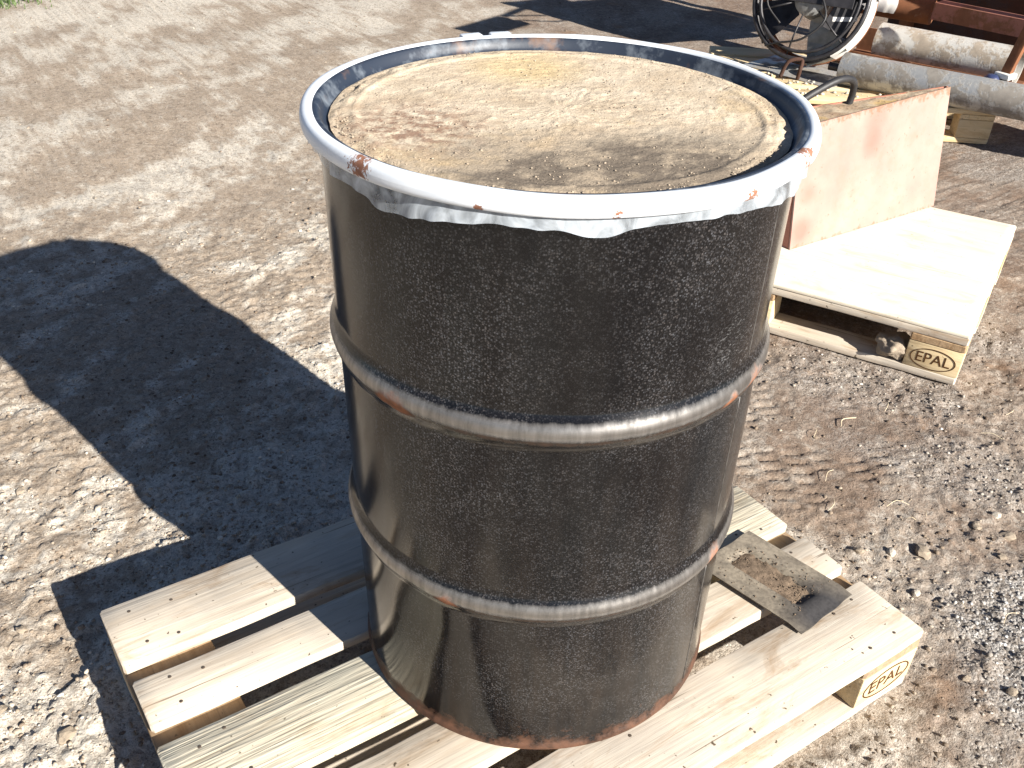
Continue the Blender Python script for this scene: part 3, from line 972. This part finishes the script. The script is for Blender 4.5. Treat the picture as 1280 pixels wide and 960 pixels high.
cl = t.mix(t.math('MULTIPLY', near_spot(t, c, (0.06, 0.17, H - 0.02), 0.10), 0.5), cl, (0.55, 0.40, 0.17))
pit = t.ramp(f1, [(0.30, 1.0), (0.39, 0.0)])
cl = t.mix(t.math('MULTIPLY', pit, t.ramp(t.noise(c, 10, 3), [(0.45, 0.05), (0.62, 0.8)])), cl, (0.10, 0.06, 0.04))
cl = t.mix(1.0, cl, t.ramp(f2, [(0.3, 0.72), (0.55, 1.04)]), 'MULTIPLY')
M_LIDDIRT = t.set(cl, 0.93, 0, t.bump(t.math('ADD', f1, t.math('MULTIPLY', f2, .5)), 0.55, 0.0025), 0.12)
obj('dirt_layer', (dv, dq), M_LIDDIRT, lid, True)
# grains on the dirt
n = 2600
ga = rng.uniform(0, 6.2832, n); gr_ = np.where(rng.uniform(0, 1, n) < 0.45, rng.uniform(0.245, 0.268, n), 0.26 * np.sqrt(rng.uniform(0, 1, n)))
keep = (fbm(np.cos(ga) * gr_ * 14 + 5, np.sin(ga) * gr_ * 14 + 5, 3, 95) > 0.47)
ga, gr_ = ga[keep], gr_[keep]; n = len(ga)
gs = 0.0005 + 0.0011 * rng.uniform(0, 1, n) ** 3
V = ICO_V[None] * (1 + rng.uniform(-0.3, 0.3, (n, 12, 1))) * gs[:, None, None]
V[:, :, 2] *= 0.7
V[:, :, 0] += (gr_ * np.cos(ga))[:, None]; V[:, :, 1] += (gr_ * np.sin(ga))[:, None]; V[:, :, 2] += H - 0.0140 + 0.3 * gs[:, None]
go = obj('dirt_grains', (V.reshape(-1, 3), (ICO_F[None] + (np.arange(n) * 12)[:, None, None]).reshape(-1, 3)), M_BROKEN, lid)
go['kind'] = 'stuff'

# plastic liner edge hanging out below the ring
t = NT('clear_plastic_film')
c = t.coord()
cr = t.noise(t.coord(scale=(1, 1, 0.8)), 24, 4, 0.55, 1.5)
t.set((0.80, 0.87, 0.94), 0.16, 0.0, t.bump(cr, 0.4, 0.003), 0.7)
tr = t.n('ShaderNodeBsdfTransparent'); tr.inputs[0].default_value = (0.93, 0.95, 0.97, 1)
tl = t.n('ShaderNodeBsdfTranslucent'); tl.inputs[0].default_value = (0.75, 0.80, 0.85, 1)
ms0 = t.n('ShaderNodeMixShader'); ms0.inputs[0].default_value = 0.3
t.l(t.b.outputs[0], ms0.inputs[1]); t.l(tl.outputs[0], ms0.inputs[2])
ms = t.n('ShaderNodeMixShader')
t.l(t.ramp(cr, [(0.32, 0.16), (0.52, 0.42), (0.70, 0.74)]), ms.inputs[0]); t.l(tr.outputs[0], ms.inputs[1]); t.l(ms0.outputs[0], ms.inputs[2])
t.l(ms.outputs[0], t.out.inputs['Surface'])
M_FILM = t.m
na, nzf = 480, 9
fv = []
AL = 2 * np.pi * np.arange(na) / na
lenf = 0.021 + 0.019 * sstep(0.30, 0.72, fbm(np.cos(AL) * 1.9 + 7, np.sin(AL) * 1.9 + 3, 2, 33)) + 0.007 * (fbm(np.cos(AL) * 7, np.sin(AL) * 7, 2, 34) - .5)
wavf = 0.013 * (fbm(np.cos(AL) * 4 + 1, np.sin(AL) * 4, 2, 35) - .45) + 0.006 * (fbm(np.cos(AL) * 14, np.sin(AL) * 14, 2, 36) - .5)
for k in range(na):
    a = AL[k]
    for j in range(nzf):
        w = j / (nzf - 1)
        r = 0.2965 + w * 0.001 + wavf[k] * w ** 1.3 + 0.0012 * math.sin(a * 61 + w * 4) * math.sin(a * 9) * w
        r = max(r, RB + 0.0022)
        fv.append((r * math.cos(a), r * math.sin(a), H - 0.014 - w * lenf[k]))
ff = []
for k in range(na):
    k2 = (k + 1) % na
    for j in range(nzf - 1):
        ff.append((k * nzf + j, k * nzf + j + 1, k2 * nzf + j + 1, k2 * nzf + j))
obj('plastic_liner', (fv, ff), M_FILM, drum, True)

# ------------------------------------------------------------------ bent dirty plate on the pallet
t = NT('dusty_plate')
c = t.coord()
n1 = t.noise(c, 22, 6, 0.65); n2 = t.noise(c, 160, 3, .6)
cl = t.mix(t.ramp(n1, [(0.36, 0.0), (0.60, 1.0)]), (0.13, 0.108, 0.084), (0.29, 0.245, 0.185))
cl = t.mix(near_spot(t, c, (0.215, -0.075, 0.0), 0.10), cl, (0.045, 0.042, 0.042))
cl = t.mix(1.0, cl, t.ramp(n2, [(0.3, 0.7), (0.6, 1.05)]), 'MULTIPLY')
M_PLATE = t.set(cl, 0.7, 0.1, t.bump(n2, 0.25, 0.002), 0.4)
M_PDIRT = plain('brown_plate_dirt', (0.17, 0.125, 0.088), 0.95, 0, 0.4, 90, 0.7, 0.1)
px0, py0 = 1.107, -0.453
plate_ax = math.atan2(-0.680 + 0.453, 1.151 - 1.107)
plate = thing('pressed_plate', 'dusty pressed steel plate with a channel lying on bleached pallet boards', 'metal plate', (px0, py0, TOP + 0.0008), plate_ax)
# profile across (local y, 0 .. -0.15), channel pressed along local x
PW = 0.150
ys = np.linspace(0, -PW, 31)


def plate_z(x, y):
    v = -y / PW
    x = np.array(x)
    run_ = sstep(0.022, 0.040, x) * (1 - sstep(0.172, 0.190, x))
    bed = float(sstep(0.30, 0.37, np.array(v)) - sstep(0.63, 0.70, np.array(v)))      # pressed channel
    rib = math.exp(-((v - 0.26) / 0.045) ** 2) + math.exp(-((v - 0.74) / 0.045) ** 2)  # rolled shoulders
    return 0.0110 - 0.0080 * bed * float(run_) + 0.0030 * rib * float(run_) - 0.006 * float(sstep(0.195, 0.23, x))


pv_, pf2 = [], []
xs = np.linspace(0, 0.226, 40)
for top in (1, 0):
    for x in xs:
        for y in ys:
            sk = -0.010 * (-y / PW)
            pv_.append((x + sk + 0.001 * math.sin(y * 90), y, plate_z(x, y) - (0 if top else 0.0018)))
n1_, m1_ = len(xs), len(ys)
for top in (1, 0):
    o_ = 0 if top else n1_ * m1_
    for i in range(n1_ - 1):
        for j in range(m1_ - 1):
            q = (o_ + i * m1_ + j, o_ + (i + 1) * m1_ + j, o_ + (i + 1) * m1_ + j + 1, o_ + i * m1_ + j + 1)
            pf2.append(q[::-1] if top else q)
bd = [i * m1_ for i in range(n1_)] + [(n1_ - 1) * m1_ + j for j in range(1, m1_)] + [i * m1_ + m1_ - 1 for i in range(n1_ - 2, -1, -1)] + [j for j in range(m1_ - 2, 0, -1)]
for k in range(len(bd)):
    a, b = bd[k], bd[(k + 1) % len(bd)]
    pf2.append((a, b, b + n1_ * m1_, a + n1_ * m1_))
obj('sheet', (pv_, pf2), M_PLATE, plate, True, 50)
# loose soil heaped in the channel
dx_, dy_ = 44, 22
V = []; Fc = []
for i in range(dx_):
    for j in range(dy_):
        x = 0.012 + 0.180 * i / (dx_ - 1); v = 0.16 + 0.68 * j / (dy_ - 1)
        e_ = (1 - abs(2 * i / (dx_ - 1) - 1) ** 4) * (1 - abs(2 * j / (dy_ - 1) - 1) ** 4)
        nz = float(fbm(np.array([x * 70.0]), np.array([v * 11.0]), 4, 88)[0])
        in_bed = math.exp(-((v - 0.50) / 0.20) ** 4)
        zt = 0.0030 + 0.0080 * in_bed * (0.3 + nz) * (1.15 - i / dx_ * 0.8) + (nz - 0.62) * 0.020 * (1 - in_bed) + 0.0085 * (1 - in_bed)
        V.append((x - 0.010 * v, -PW * v, max(zt, 0.0) * e_ - 0.002 * (1 - e_)))
for i in range(dx_ - 1):
    for j in range(dy_ - 1):
        Fc.append((i * dy_ + j, i * dy_ + j + 1, (i + 1) * dy_ + j + 1, (i + 1) * dy_ + j))
po = obj('loose_dirt', (V, Fc), M_PDIRT, plate, True)
po['kind'] = 'stuff'
n = 500
gx_ = rng.uniform(0.015, 0.185, n); gy_ = -PW * np.clip(rng.normal(0.48, 0.17, n), 0.05, 0.95)
gs = 0.0006 + 0.0014 * rng.uniform(0, 1, n) ** 3
V = ICO_V[None] * (1 + rng.uniform(-0.3, 0.3, (n, 12, 1))) * gs[:, None, None]
V[:, :, 2] *= 0.7
zz = np.array([plate_z(a, b) for a, b in zip(gx_, gy_)])
zz = np.maximum(zz, 0.0075)
V[:, :, 0] += gx_[:, None]; V[:, :, 1] += gy_[:, None]; V[:, :, 2] += (zz + 0.4 * gs)[:, None]
po = obj('dirt_grains', (V.reshape(-1, 3), (ICO_F[None] + (np.arange(n) * 12)[:, None, None]).reshape(-1, 3)), M_PDIRT, plate)
po['kind'] = 'stuff'

# ------------------------------------------------------------------ plywood sheet, clod, pink counterweight, hose
ply = obj('plywood_sheet', board_vf(1.196, 0.842, 0.009, 77, 30, 0.0006, 0.001), M_PLY, None, True, 35)
ply.location = (C2[0] + 0.002 * math.cos(A2), C2[1] + 0.002 * math.sin(A2), TOP + 0.0006); ply.rotation_euler = (0, 0, A2)
tag(ply, 'pale plywood sheet covering the pallet under the pink steel counterweight', 'plywood sheet')
cm = rock_mesh(55, 4, 0.36, 0.85)
co_ = obj('mud_lump', cm, M_BROKEN, None, True)
co_.scale = (0.040, 0.040, 0.036)
co_.location = (C2[0] + 0.185 * math.cos(A2) + 0.035 * math.sin(A2), C2[1] + 0.185 * math.sin(A2) - 0.035 * math.cos(A2), 0.022 + 0.031)
tag(co_, 'crumbly lump of dried mud stuck beside the stamped pallet block', 'mud lump')

t = NT('pink_faded_paint')
c = t.coord()
n1 = t.noise(c, 7, 4, .6); n2 = t.noise(c, 60, 5, .65)
cl = t.mix(t.ramp(n1, [(0.35, 0.0), (0.7, 1.0)]), (0.315, 0.188, 0.158), (0.36, 0.240, 0.20))
for p, r_ in (((0.50, -0.02, 0.18), 0.035), ((0.33, 0.02, 0.33), 0.07), ((0.33, 0.02, 0.26), 0.06), ((0.04, 0.0, 0.05), 0.06), ((0.06, 0.0, 0.16), 0.05)):
    cl = t.mix(t.math('MULTIPLY', near_spot(t, c, p, r_), 0.55), cl, (0.34, 0.09, 0.065))
cl = t.mix(t.math('MULTIPLY', t.ramp(t.noise(c, 18, 6, .7), [(0.50, 0.0), (0.68, 0.55)]), 0.8), cl, (0.27, 0.17, 0.12))
cl = t.mix(t.ramp(n2, [(0.62, 0.0), (0.72, 0.8)]), cl, (0.22, 0.10, 0.06))
sz = t.n('ShaderNodeSeparateXYZ'); t.l(c, sz.inputs[0])
edge_g = t.math('ADD', t.ramp(sz.outputs[2], [(0.0, 0.22), (0.02, 0.0)]), t.ramp(sz.outputs[2], [(0.325, 0.0), (0.362, 0.26)]))
cl = t.mix(t.ramp(t.math('ADD', edge_g, t.math('MULTIPLY', n2, 0.7)), [(0.50, 0.0), (0.60, 0.8)]), cl, (0.20, 0.12, 0.07))
M_PINK = t.set(cl, 0.55, 0, t.bump(n2, 0.12, 0.002), 0.4)
t = NT('rust_yellow_top')
c = t.coord()
n1 = t.noise(c, 14, 6, .65, .4); n2 = t.noise(c, 75, 5, .65)
cl = t.mix(t.ramp(n1, [(0.38, 0.0), (0.62, 1.0)]), (0.33, 0.23, 0.15), (0.46, 0.37, 0.26))
cl = t.mix(t.ramp(t.noise(c, 9, 3), [(0.58, 0.0), (0.68, 0.6)]), cl, (0.52, 0.33, 0.08))
cl = t.mix(t.ramp(n2, [(0.55, 0.0), (0.68, 0.9)]), cl, (0.12, 0.075, 0.05))
M_TOPDIRT = t.set(cl, 0.9, 0, t.bump(n2, 0.5, 0.006), 0.2)
cw = thing('counterweight', 'faded pink steel counterweight box with rusty top on plywood sheet', 'counterweight', (2.118, 0.413, TOP + 0.0102))
xr = 0.680
fz = 0.365
# front face leans back a little, plan tapers to the right
B0, B1, B2, B3 = (0, 0, 0), (xr, -0.002, 0), (xr + .006, 0.045, 0), (0.0, 0.20, 0)
T0, T1, T2, T3 = (0.004, 0.052, fz - .012), (xr + 0.004, 0.066, fz + .004), (xr + 0.008, 0.088, fz), (0.004, 0.215, fz - .02)


def slab(q, th):
    a, b, c_, d = [Vector(p) for p in q]
    nrm = (b - a).cross(d - a).normalized() * th
    v = [a, b, c_, d] + [p - nrm for p in (a, b, c_, d)]
    return [tuple(p) for p in v], [(0, 1, 2, 3), (7, 6, 5, 4), (0, 4, 5, 1), (1, 5, 6, 2), (2, 6, 7, 3), (3, 7, 4, 0)]


obj('front_plate', slab((B0, B1, T1, T0), 0.006), M_PINK, cw)
obj('side_plate', slab(((B3[0] - .0002, B3[1], 0), (-.0002, 0.008, 0), (T0[0] - .0002, T0[1] + .008, T0[2]), (T3[0] - .0002, T3[1], T3[2])), 0.006), M_REDRUST, cw)
obj('side_plate', slab(((xr - .001, 0.009, 0), (B2[0], B2[1], 0), (T2[0], T2[1], T2[2]), (T1[0] - .001, T1[1] + .009, T1[2])), 0.006), M_REDRUST, cw)
obj('rear_plate', slab((B2, B3, T3, T2), 0.006), M_REDRUST, cw)
# rough fill showing at the open top
fx, fy = 46, 10
V = []; Fc = []
for i in range(fx):
    u_ = i / (fx - 1)
    for j in range(fy):
        w = j / (fy - 1)
        f0 = Vector(T0).lerp(Vector(T1), u_); f3 = Vector(T3).lerp(Vector(T2), u_)
        p = f0.lerp(f3, 0.0 + w * 0.97) + Vector((0, 0.004, 0))
        bumpz = 0.016 * (fbm(np.array([p.x * 22]), np.array([p.y * 22]), 4, 66)[0] - 0.5) + 0.002
        V.append((p.x, p.y, p.z - 0.004 + bumpz * (0.5 + 0.5 * (1 - u_))))
for i in range(fx - 1):
    for j in range(fy - 1):
        Fc.append((i * fy + j, (i + 1) * fy + j, (i + 1) * fy + j + 1, i * fy + j + 1))
obj('rusty_top', (V, Fc), M_TOPDIRT, cw, True)
hz_ = TOP + 0.0102 + fz
hp = smooth_path([(2.10, 0.56, hz_ - 0.03), (2.155, 0.545, hz_ + 0.015), (2.24, 0.54, hz_ + 0.05), (2.32, 0.53, hz_ + 0.075), (2.395, 0.54, hz_ + 0.060), (2.42, 0.55, hz_ + 0.018), (2.415, 0.555, hz_ - 0.03)], 7)
tag(obj('rubber_hose', tube(hp, 0.0105, 12), M_RUBBER, None, True, 60), 'black rubber hose looping out of the pink counterweight', 'hose')

# ------------------------------------------------------------------ load on the far pallet
def lerp3(a, b, s):
    return tuple(a[i] + (b[i] - a[i]) * s for i in range(3))


def roller(label, a, b, r, mat, shaft=0.018):
    root = thing('steel_roller', label, 'roller', a)
    A = Vector(a); B = Vector(b); d = (B - A).normalized()
    rel = lambda p: tuple(Vector(p) - A)
    obj('shell', tube([rel(A), rel(A + d * 0.004), rel(lerp3(a, b, .5)), rel(B - d * 0.004), rel(B)], [r * .985, r, r, r, r * .985], 40), mat, root, True, 40)
    for p, s in ((A, -1), (B, 1)):
        obj('shaft', tube([rel(p + d * s * 0.001), rel(p + d * s * 0.06)], shaft, 14), M_DARK, root, True, 40)
    return root


DT = TOP + 0.0006
ra = (3.635, 1.568, DT + 0.068); rb_ = (4.140, 0.318, DT + 0.068)
roller('grey steel roller lying along the front of the loaded far pallet', ra, rb_, 0.068, M_STEEL)
# trough with pale half pipe behind it
ta, tb = Vector((3.955, 1.815, DT + 0.03)), Vector((4.215, 1.055, DT + 0.03))
tdir = (tb - ta).normalized(); tn_ = Vector((0, 0, 1)).cross(tdir).normalized()     # towards +x side
tr_root = thing('rusty_trough', 'long rusty steel trough behind the grey roller holding a pale pipe', 'trough', tuple(ta))
L_ = (tb - ta).length
for nm, q in (('base_plate', (-0.12, 0.12, 0.0, 0.008)), ('side_flange', (-0.128, -0.1205, 0.0, 0.055)), ('side_flange', (0.1205, 0.128, 0.0, 0.11))):
    v, f = box(0, L_, q[0], q[1], q[2], q[3])
    Mx = Matrix((tuple(tdir) + (0,), tuple(tn_) + (0,), (0, 0, 1, 0), (0, 0, 0, 1))).transposed()
    obj(nm, xform((v, f), Mx), M_RUST, tr_root)
for s_k in (0.15, 0.55):
    obj('foot', xform(box(-0.03, 0.03, -0.12, 0.12, -0.03, -0.0002), Matrix.Translation(tdir * s_k) @ Mx), M_RUST, tr_root)
pa, pb = ta + tdir * 0.14 + Vector((0, 0, 0.0890)), tb - tdir * 0.02 + Vector((0, 0, 0.0890))
ppipe = thing('steel_pipe', 'pale flaking steel pipe lying in the rusty trough', 'pipe', tuple(pa))
obj('pipe_wall', lathe([(0.080, 0.0), (0.080, (pb - pa).length), (0.072, (pb - pa).length), (0.072, 0.0), (0.080, 0.0)], 40), M_STEEL_PALE, ppipe, True, 40)
ppipe.rotation_mode = 'QUATERNION'; ppipe.rotation_quaternion = tdir.to_track_quat('Z', 'Y')

# machine frame standing behind the pallet
mf = thing('machine_frame', 'tall rusty machine frame with cross bars standing behind the loaded pallet', 'machine frame', (4.45, 1.6, 0))


def rel(p): return (p[0] - 4.45, p[1] - 1.6, p[2])


def gtz(x, y): return gz(x, y) - 0.003


for x, y in ((4.24, 2.16), (4.50, 1.02), (4.90, 2.20), (5.02, 1.25)):
    obj('leg', xform(bevel_box(-0.03, 0.03, -0.03, 0.03, gtz(x, y), 1.10, 0.004), Matrix.Translation(rel((x, y, 0)))), M_RUST, mf, True, 40)
obj('cross_pipe', tube([rel((4.245, 2.07, 0.345)), rel((4.385, 1.70, 0.345))], 0.055, 20), M_RUST, mf, True, 40)
va, vb = Vector(rel((4.33, 1.66, 0.33))), Vector(rel((4.47, 0.98, 0.33)))
vd_ = (vb - va).normalized(); vn = Vector((0, 0, 1)).cross(vd_)
Mx = Matrix((tuple(vd_) + (va.x,), tuple(vn) + (va.y,), (0, 0, 1, va.z), (0, 0, 0, 1)))
Mx = Matrix(((vd_.x, vn.x, 0, va.x), (vd_.y, vn.y, 0, va.y), (vd_.z, vn.z, 1, va.z), (0, 0, 0, 1)))
Lr = (vb - va).length
obj('angle_bar', xform(joinvf([box(0, Lr, -0.008, 0, 0, 0.075), box(0, Lr, -0.0001, 0.08, 0.067, 0.0751)]), Mx), M_REDRUST, mf)
obj('top_rail', xform(bevel_box(-0.03, 0.03, -0.57, 0.57, 1.06, 1.11, 0.004), Matrix.Translation(rel((4.37, 1.59, 0))) @ Matrix.Rotation(R(12.8), 4, 'Z')), M_RUST, mf, True, 40)
for x0, x1, z0, z1, mm in ((-0.46, -0.051, 0.42, 1.06, M_REDRUST), (-0.05, 0.26, 0.40, 1.00, M_RUST), (0.262, 0.52, 0.46, 1.04, M_REDRUST)):
    obj('side_panel', xform(box(x0, x1, -0.004, 0.004, z0, z1), Matrix.Translation(rel((4.36, 2.05, 0))) @ Matrix.Rotation(R(-10), 4, 'Z')), mm, mf)
obj('dark_backing', xform(box(-0.62, 0.62, -0.004, 0.004, 0.05, 0.62), Matrix.Translation(rel((4.99, 1.72, 0))) @ Matrix.Rotation(R(97), 4, 'Z')), M_DARKRUST, mf)  # backing added and coloured dark to darken the view behind the frame
obj('support_arm', tube([rel((4.25, 2.13, 1.04)), rel((3.72, 1.86, 1.03))], 0.016, 10), M_RUST, mf, True)
obj('arm_plate', xform(bevel_box(-0.30, 0.12, -0.07, 0.07, -0.005, 0.005, 0.002), Matrix.Translation(rel((3.62, 1.74, 1.02))) @ Matrix.Rotation(R(20), 4, 'Z') @ Matrix.Rotation(R(35), 4, 'X')), M_RUST, mf)
for k, (p0, p1, p2) in enumerate((((4.24, 2.10, 1.08), (4.02, 1.98, 0.93), (3.74, 1.86, 1.03)), ((4.26, 2.0, 1.0), (3.95, 1.95, 0.86), (3.68, 1.80, 1.02)))):
    obj('cable', tube(smooth_path([rel(p0), rel(p1), rel(p2)], 8), 0.007, 8), M_RUBBER, mf, True)

# lever bracket at the roller's right end
lv = thing('lever_arm', 'rusty orange lever bar with pale end bracket above the grey roller', 'lever', (3.962, 0.985, 0.285))
obj('bar', xform(bevel_box(-0.012, 0.012, -0.022, 0.022, 0.0, 0.40, 0.003), Matrix.Rotation(R(20), 4, 'Y')), M_RUST, lv, True, 40)
obj('end_bracket', bevel_box(-0.03, 0.03, -0.035, 0.035, -0.012, 0.010, 0.003), M_WHITE, lv, True, 40)
obj('pivot_knob', xform(lathe([(0.0005, -0.03), (0.026, -0.028), (0.034, -0.01), (0.032, 0.018), (0.020, 0.03), (0.0005, 0.031)], 20), Matrix.Translation((-0.045, 0.030, -0.030))), M_BLUE, lv, True, 50)
obj('mount_plate', bevel_box(-0.010, 0.010, -0.010, 0.05, -0.1398, -0.0125, 0.002), M_DARK, lv, True, 40)

gmz = gz(4.27, 0.40) - 0.002
gmot = thing('gear_motor', 'black gear motor with grey casing standing beside the overhanging roller end', 'gear motor', (4.27, 0.40, gmz))
obj('casing', bevel_box(-0.09, 0.12, -0.13, 0.13, 0.0, 0.40, 0.02, 3), M_DARK, gmot, True, 40)
obj('end_cover', xform(lathe([(0.0005, 0.05), (0.07, 0.045), (0.085, 0.03), (0.088, 0.0), (0.0005, -0.001)], 28), Matrix.Translation((-0.0905, 0.0, 0.30)) @ Matrix.Rotation(R(-90), 4, 'Y')), M_GREYCAST, gmot, True, 40)
obj('lifting_eye', xform(tube([(0.03 * math.cos(a * .5236), 0, 0.03 * math.sin(a * .5236)) for a in range(13)], 0.008, 8), Matrix.Translation((0.01, 0, 0.435))), M_RUST, gmot, True)

# steel sheet and round fan
st = obj('steel_sheet', bevel_box(-0.24, 0.24, -0.19, 0.19, 0, 0.003, 0.001, 1), M_STEEL)
st.location = (3.68, 1.80, DT); st.rotation_euler = (0, 0, R(100))
tag(st, 'grey steel sheet lying flat on the pallet under the round fan', 'steel sheet')

FR = 0.268
fa = Vector((-0.86, -0.42, 0.30)).normalized()
fanc = Vector((3.685, 1.845, DT + 0.004 + FR * math.sqrt(1 - fa.z ** 2) + 0.075 * fa.z + 0.006))
fan = thing('round_fan', 'round fan housing with pale rim and rusty wire guard hoops on steel sheet', 'fan', tuple(fanc))
fan.rotation_mode = 'QUATERNION'
fan.rotation_quaternion = fa.to_track_quat('Z', 'Y')
fq = fa.to_track_quat('Z', 'Y')
a_lit = max(range(360), key=lambda d: (fq @ Vector((math.cos(R(d)), math.sin(R(d)), 0))).dot(Vector((0.86, -0.50, 0.0))))


def band(rad, th, z0, z1, d0, d1, n=36):
    rings = []
    for k in range(n + 1):
        a = R(d0 + (d1 - d0) * k / n)
        rings.append([(r_ * math.cos(a), r_ * math.sin(a), z) for r_, z in ((rad, z0), (rad, z1), (rad - th, z1), (rad - th, z0))])
    return loft(rings)


obj('housing', band(FR, 0.005, -0.065, 0.060, a_lit - 66, a_lit + 100), M_WHITE, fan, True, 45)
obj('inner_band', band(FR - 0.006, 0.004, -0.085, 0.02, a_lit - 150, a_lit + 150, 50), M_CREAM, fan, True, 45)


def hoop(rad, z, tr, n=48, cx=0, cy=0):
    return tube([(cx + rad * math.cos(2 * math.pi * k / n), cy + rad * math.sin(2 * math.pi * k / n), z) for k in range(n + 1)], tr, 8, False)


for rad, z, tr in ((FR - 0.012, 0.072, 0.011), (FR - 0.045, 0.085, 0.008), (FR - 0.010, 0.025, 0.009), (FR - 0.012, -0.085, 0.012), (FR - 0.03, -0.115, 0.009)):
    obj('guard_hoop', hoop(rad, z, tr), M_RUST if z < 0 else M_DARK, fan, True)
for k in range(6):
    a = k * math.pi / 3 + 0.35
    obj('guard_spoke', tube([((FR - 0.012) * math.cos(a), (FR - 0.012) * math.sin(a), 0.072), (0.16 * math.cos(a), 0.16 * math.sin(a), 0.092), (0.07 * math.cos(a), 0.07 * math.sin(a), 0.088)], 0.004, 6), M_DARK, fan, True)
obj('motor', lathe([(0.0005, 0.088), (0.05, 0.085), (0.072, 0.07), (0.075, -0.06), (0.055, -0.10), (0.0005, -0.105)], 32), M_GREYCAST, fan, True, 40)
for k in range(4):
    a = k * math.pi / 2 + 0.5
    v = []
    for r_, w, tw in ((0.072, 0.05, 0.75), (0.15, 0.085, 0.60), (0.262, 0.11, 0.45)):
        for s in (-1, 1):
            for th in (0.0015, -0.0015):
                v.append((r_, s * w * math.cos(tw), s * w * math.sin(tw) * 0.6 + th))
    f = []
    for i in (0, 4):
        f += [(i, i + 4, i + 6, i + 2), (i + 1, i + 3, i + 7, i + 5), (i, i + 1, i + 5, i + 4), (i + 2, i + 6, i + 7, i + 3)]
    f += [(0, 2, 3, 1), (8, 9, 11, 10)]
    obj('blade', xform((v, f), Matrix.Rotation(a, 4, 'Z')), M_GREYCAST if k % 2 else M_DARK, fan)
bl_ = R(a_lit - 28)
plq = Matrix.Rotation(bl_, 4, 'Z') @ Matrix.Translation((0.165, 0, 0.045)) @ Matrix.Rotation(R(24), 4, 'Y')
np_ = obj('name_plate', xform(bevel_box(-0.06, 0.06, -0.075, 0.075, -0.002, 0.002, 0.001, 1), plq), M_DARK, fan)
for yo, ln in ((-0.012, 0.12),):
    obj('white_strip', xform(box(-0.045, -0.045 + ln * .9, yo - 0.009, yo + 0.009, 0.0021, 0.0028), plq @ Matrix.Rotation(R(25), 4, 'Z')), M_WHITE, np_)
obj('bracket', bevel_box(-0.20, 0.20, -0.022, 0.022, 0.094, 0.100, 0.002), M_DARK, fan)
wr = smooth_path([(0.05, 0.02, 0.10), (0.10, -0.08, 0.125), (0.02, -0.17, 0.12), (-0.09, -0.20, 0.10), (-0.15, -0.22, 0.085)], 6)
obj('power_lead', tube(wr, 0.005, 7), M_RUBBER, fan, True)
wr = smooth_path([(-0.05, 0.05, 0.10), (-0.14, 0.06, 0.12), (-0.18, -0.04, 0.12), (-0.10, -0.12, 0.11)], 6)
obj('power_lead', tube(wr, 0.004, 7), M_RUBBER, fan, True)

# rag over the cross pipe, stub and crumbs on the far pallet
rg = []; rf = []
n1_, m1_ = 26, 16
for i in range(n1_):
    for j in range(m1_):
        u_ = i / (n1_ - 1); w = j / (m1_ - 1)
        a = R(-20 + 220 * w)
        rr_ = 0.0575 + 0.010 * float(fbm(np.array([u_ * 6.0]), np.array([w * 5.0]), 3, 121)[0])
        base_p = Vector((4.262, 2.025, 0.345)).lerp(Vector((4.325, 1.858, 0.345)), u_ + 0.06 * math.sin(w * 9))
        side_v = Vector((-0.936, -0.354, 0))
        rg.append(tuple(base_p + side_v * math.cos(a) * rr_ + Vector((0, 0, math.sin(a) * rr_))))
for i in range(n1_ - 1):
    for j in range(m1_ - 1):
        rf.append((i * m1_ + j, (i + 1) * m1_ + j, (i + 1) * m1_ + j + 1, i * m1_ + j + 1))
tag(obj('rag', (rg, rf), M_WHITE, None, True), 'crumpled white rag draped over the rusty cross pipe', 'rag')
stub = smooth_path([(3.505, 1.70, DT + 0.006), (3.50, 1.69, DT + 0.05), (3.515, 1.705, DT + 0.085), (3.47, 1.74, DT + 0.075), (3.455, 1.76, DT + 0.006)], 6)
tag(obj('bent_rod', tube(stub, 0.009, 8), M_DARKRUST, None, True), 'bent rusty rod standing on the loaded pallet in front of the steel sheet', 'rod')
n = 420
uu = rng.uniform(0.05, 1.1, n); vv_ = np.abs(rng.normal(0.20, 0.09, n)).clip(0.02, 0.6)
onb = np.zeros(n, bool)
for v0, w in DECK: onb |= (vv_ > v0 + 0.006) & (vv_ < v0 + w - 0.006)
uu, vv_ = uu[onb], vv_[onb]; n = len(uu)
gs = 0.002 + 0.010 * rng.uniform(0, 1, n) ** 3
V = ICO_V[None] * (1 + rng.uniform(-0.3, 0.3, (n, 12, 1))) * gs[:, None, None]
V[:, :, 2] *= 0.6
V[:, :, 0] += (C3[0] + uu * math.cos(A3) + vv_ * math.sin(A3))[:, None]
V[:, :, 1] += (C3[1] + uu * math.sin(A3) - vv_ * math.cos(A3))[:, None]
V[:, :, 2] += TOP + 0.4 * gs[:, None]
tag(obj('rubble_crumbs', (V.reshape(-1, 3), (ICO_F[None] + (np.arange(n) * 12)[:, None, None]).reshape(-1, 3)), M_CRUST), 'pale rubble crumbs strewn on the loaded pallet boards', 'rubble', kind='stuff')
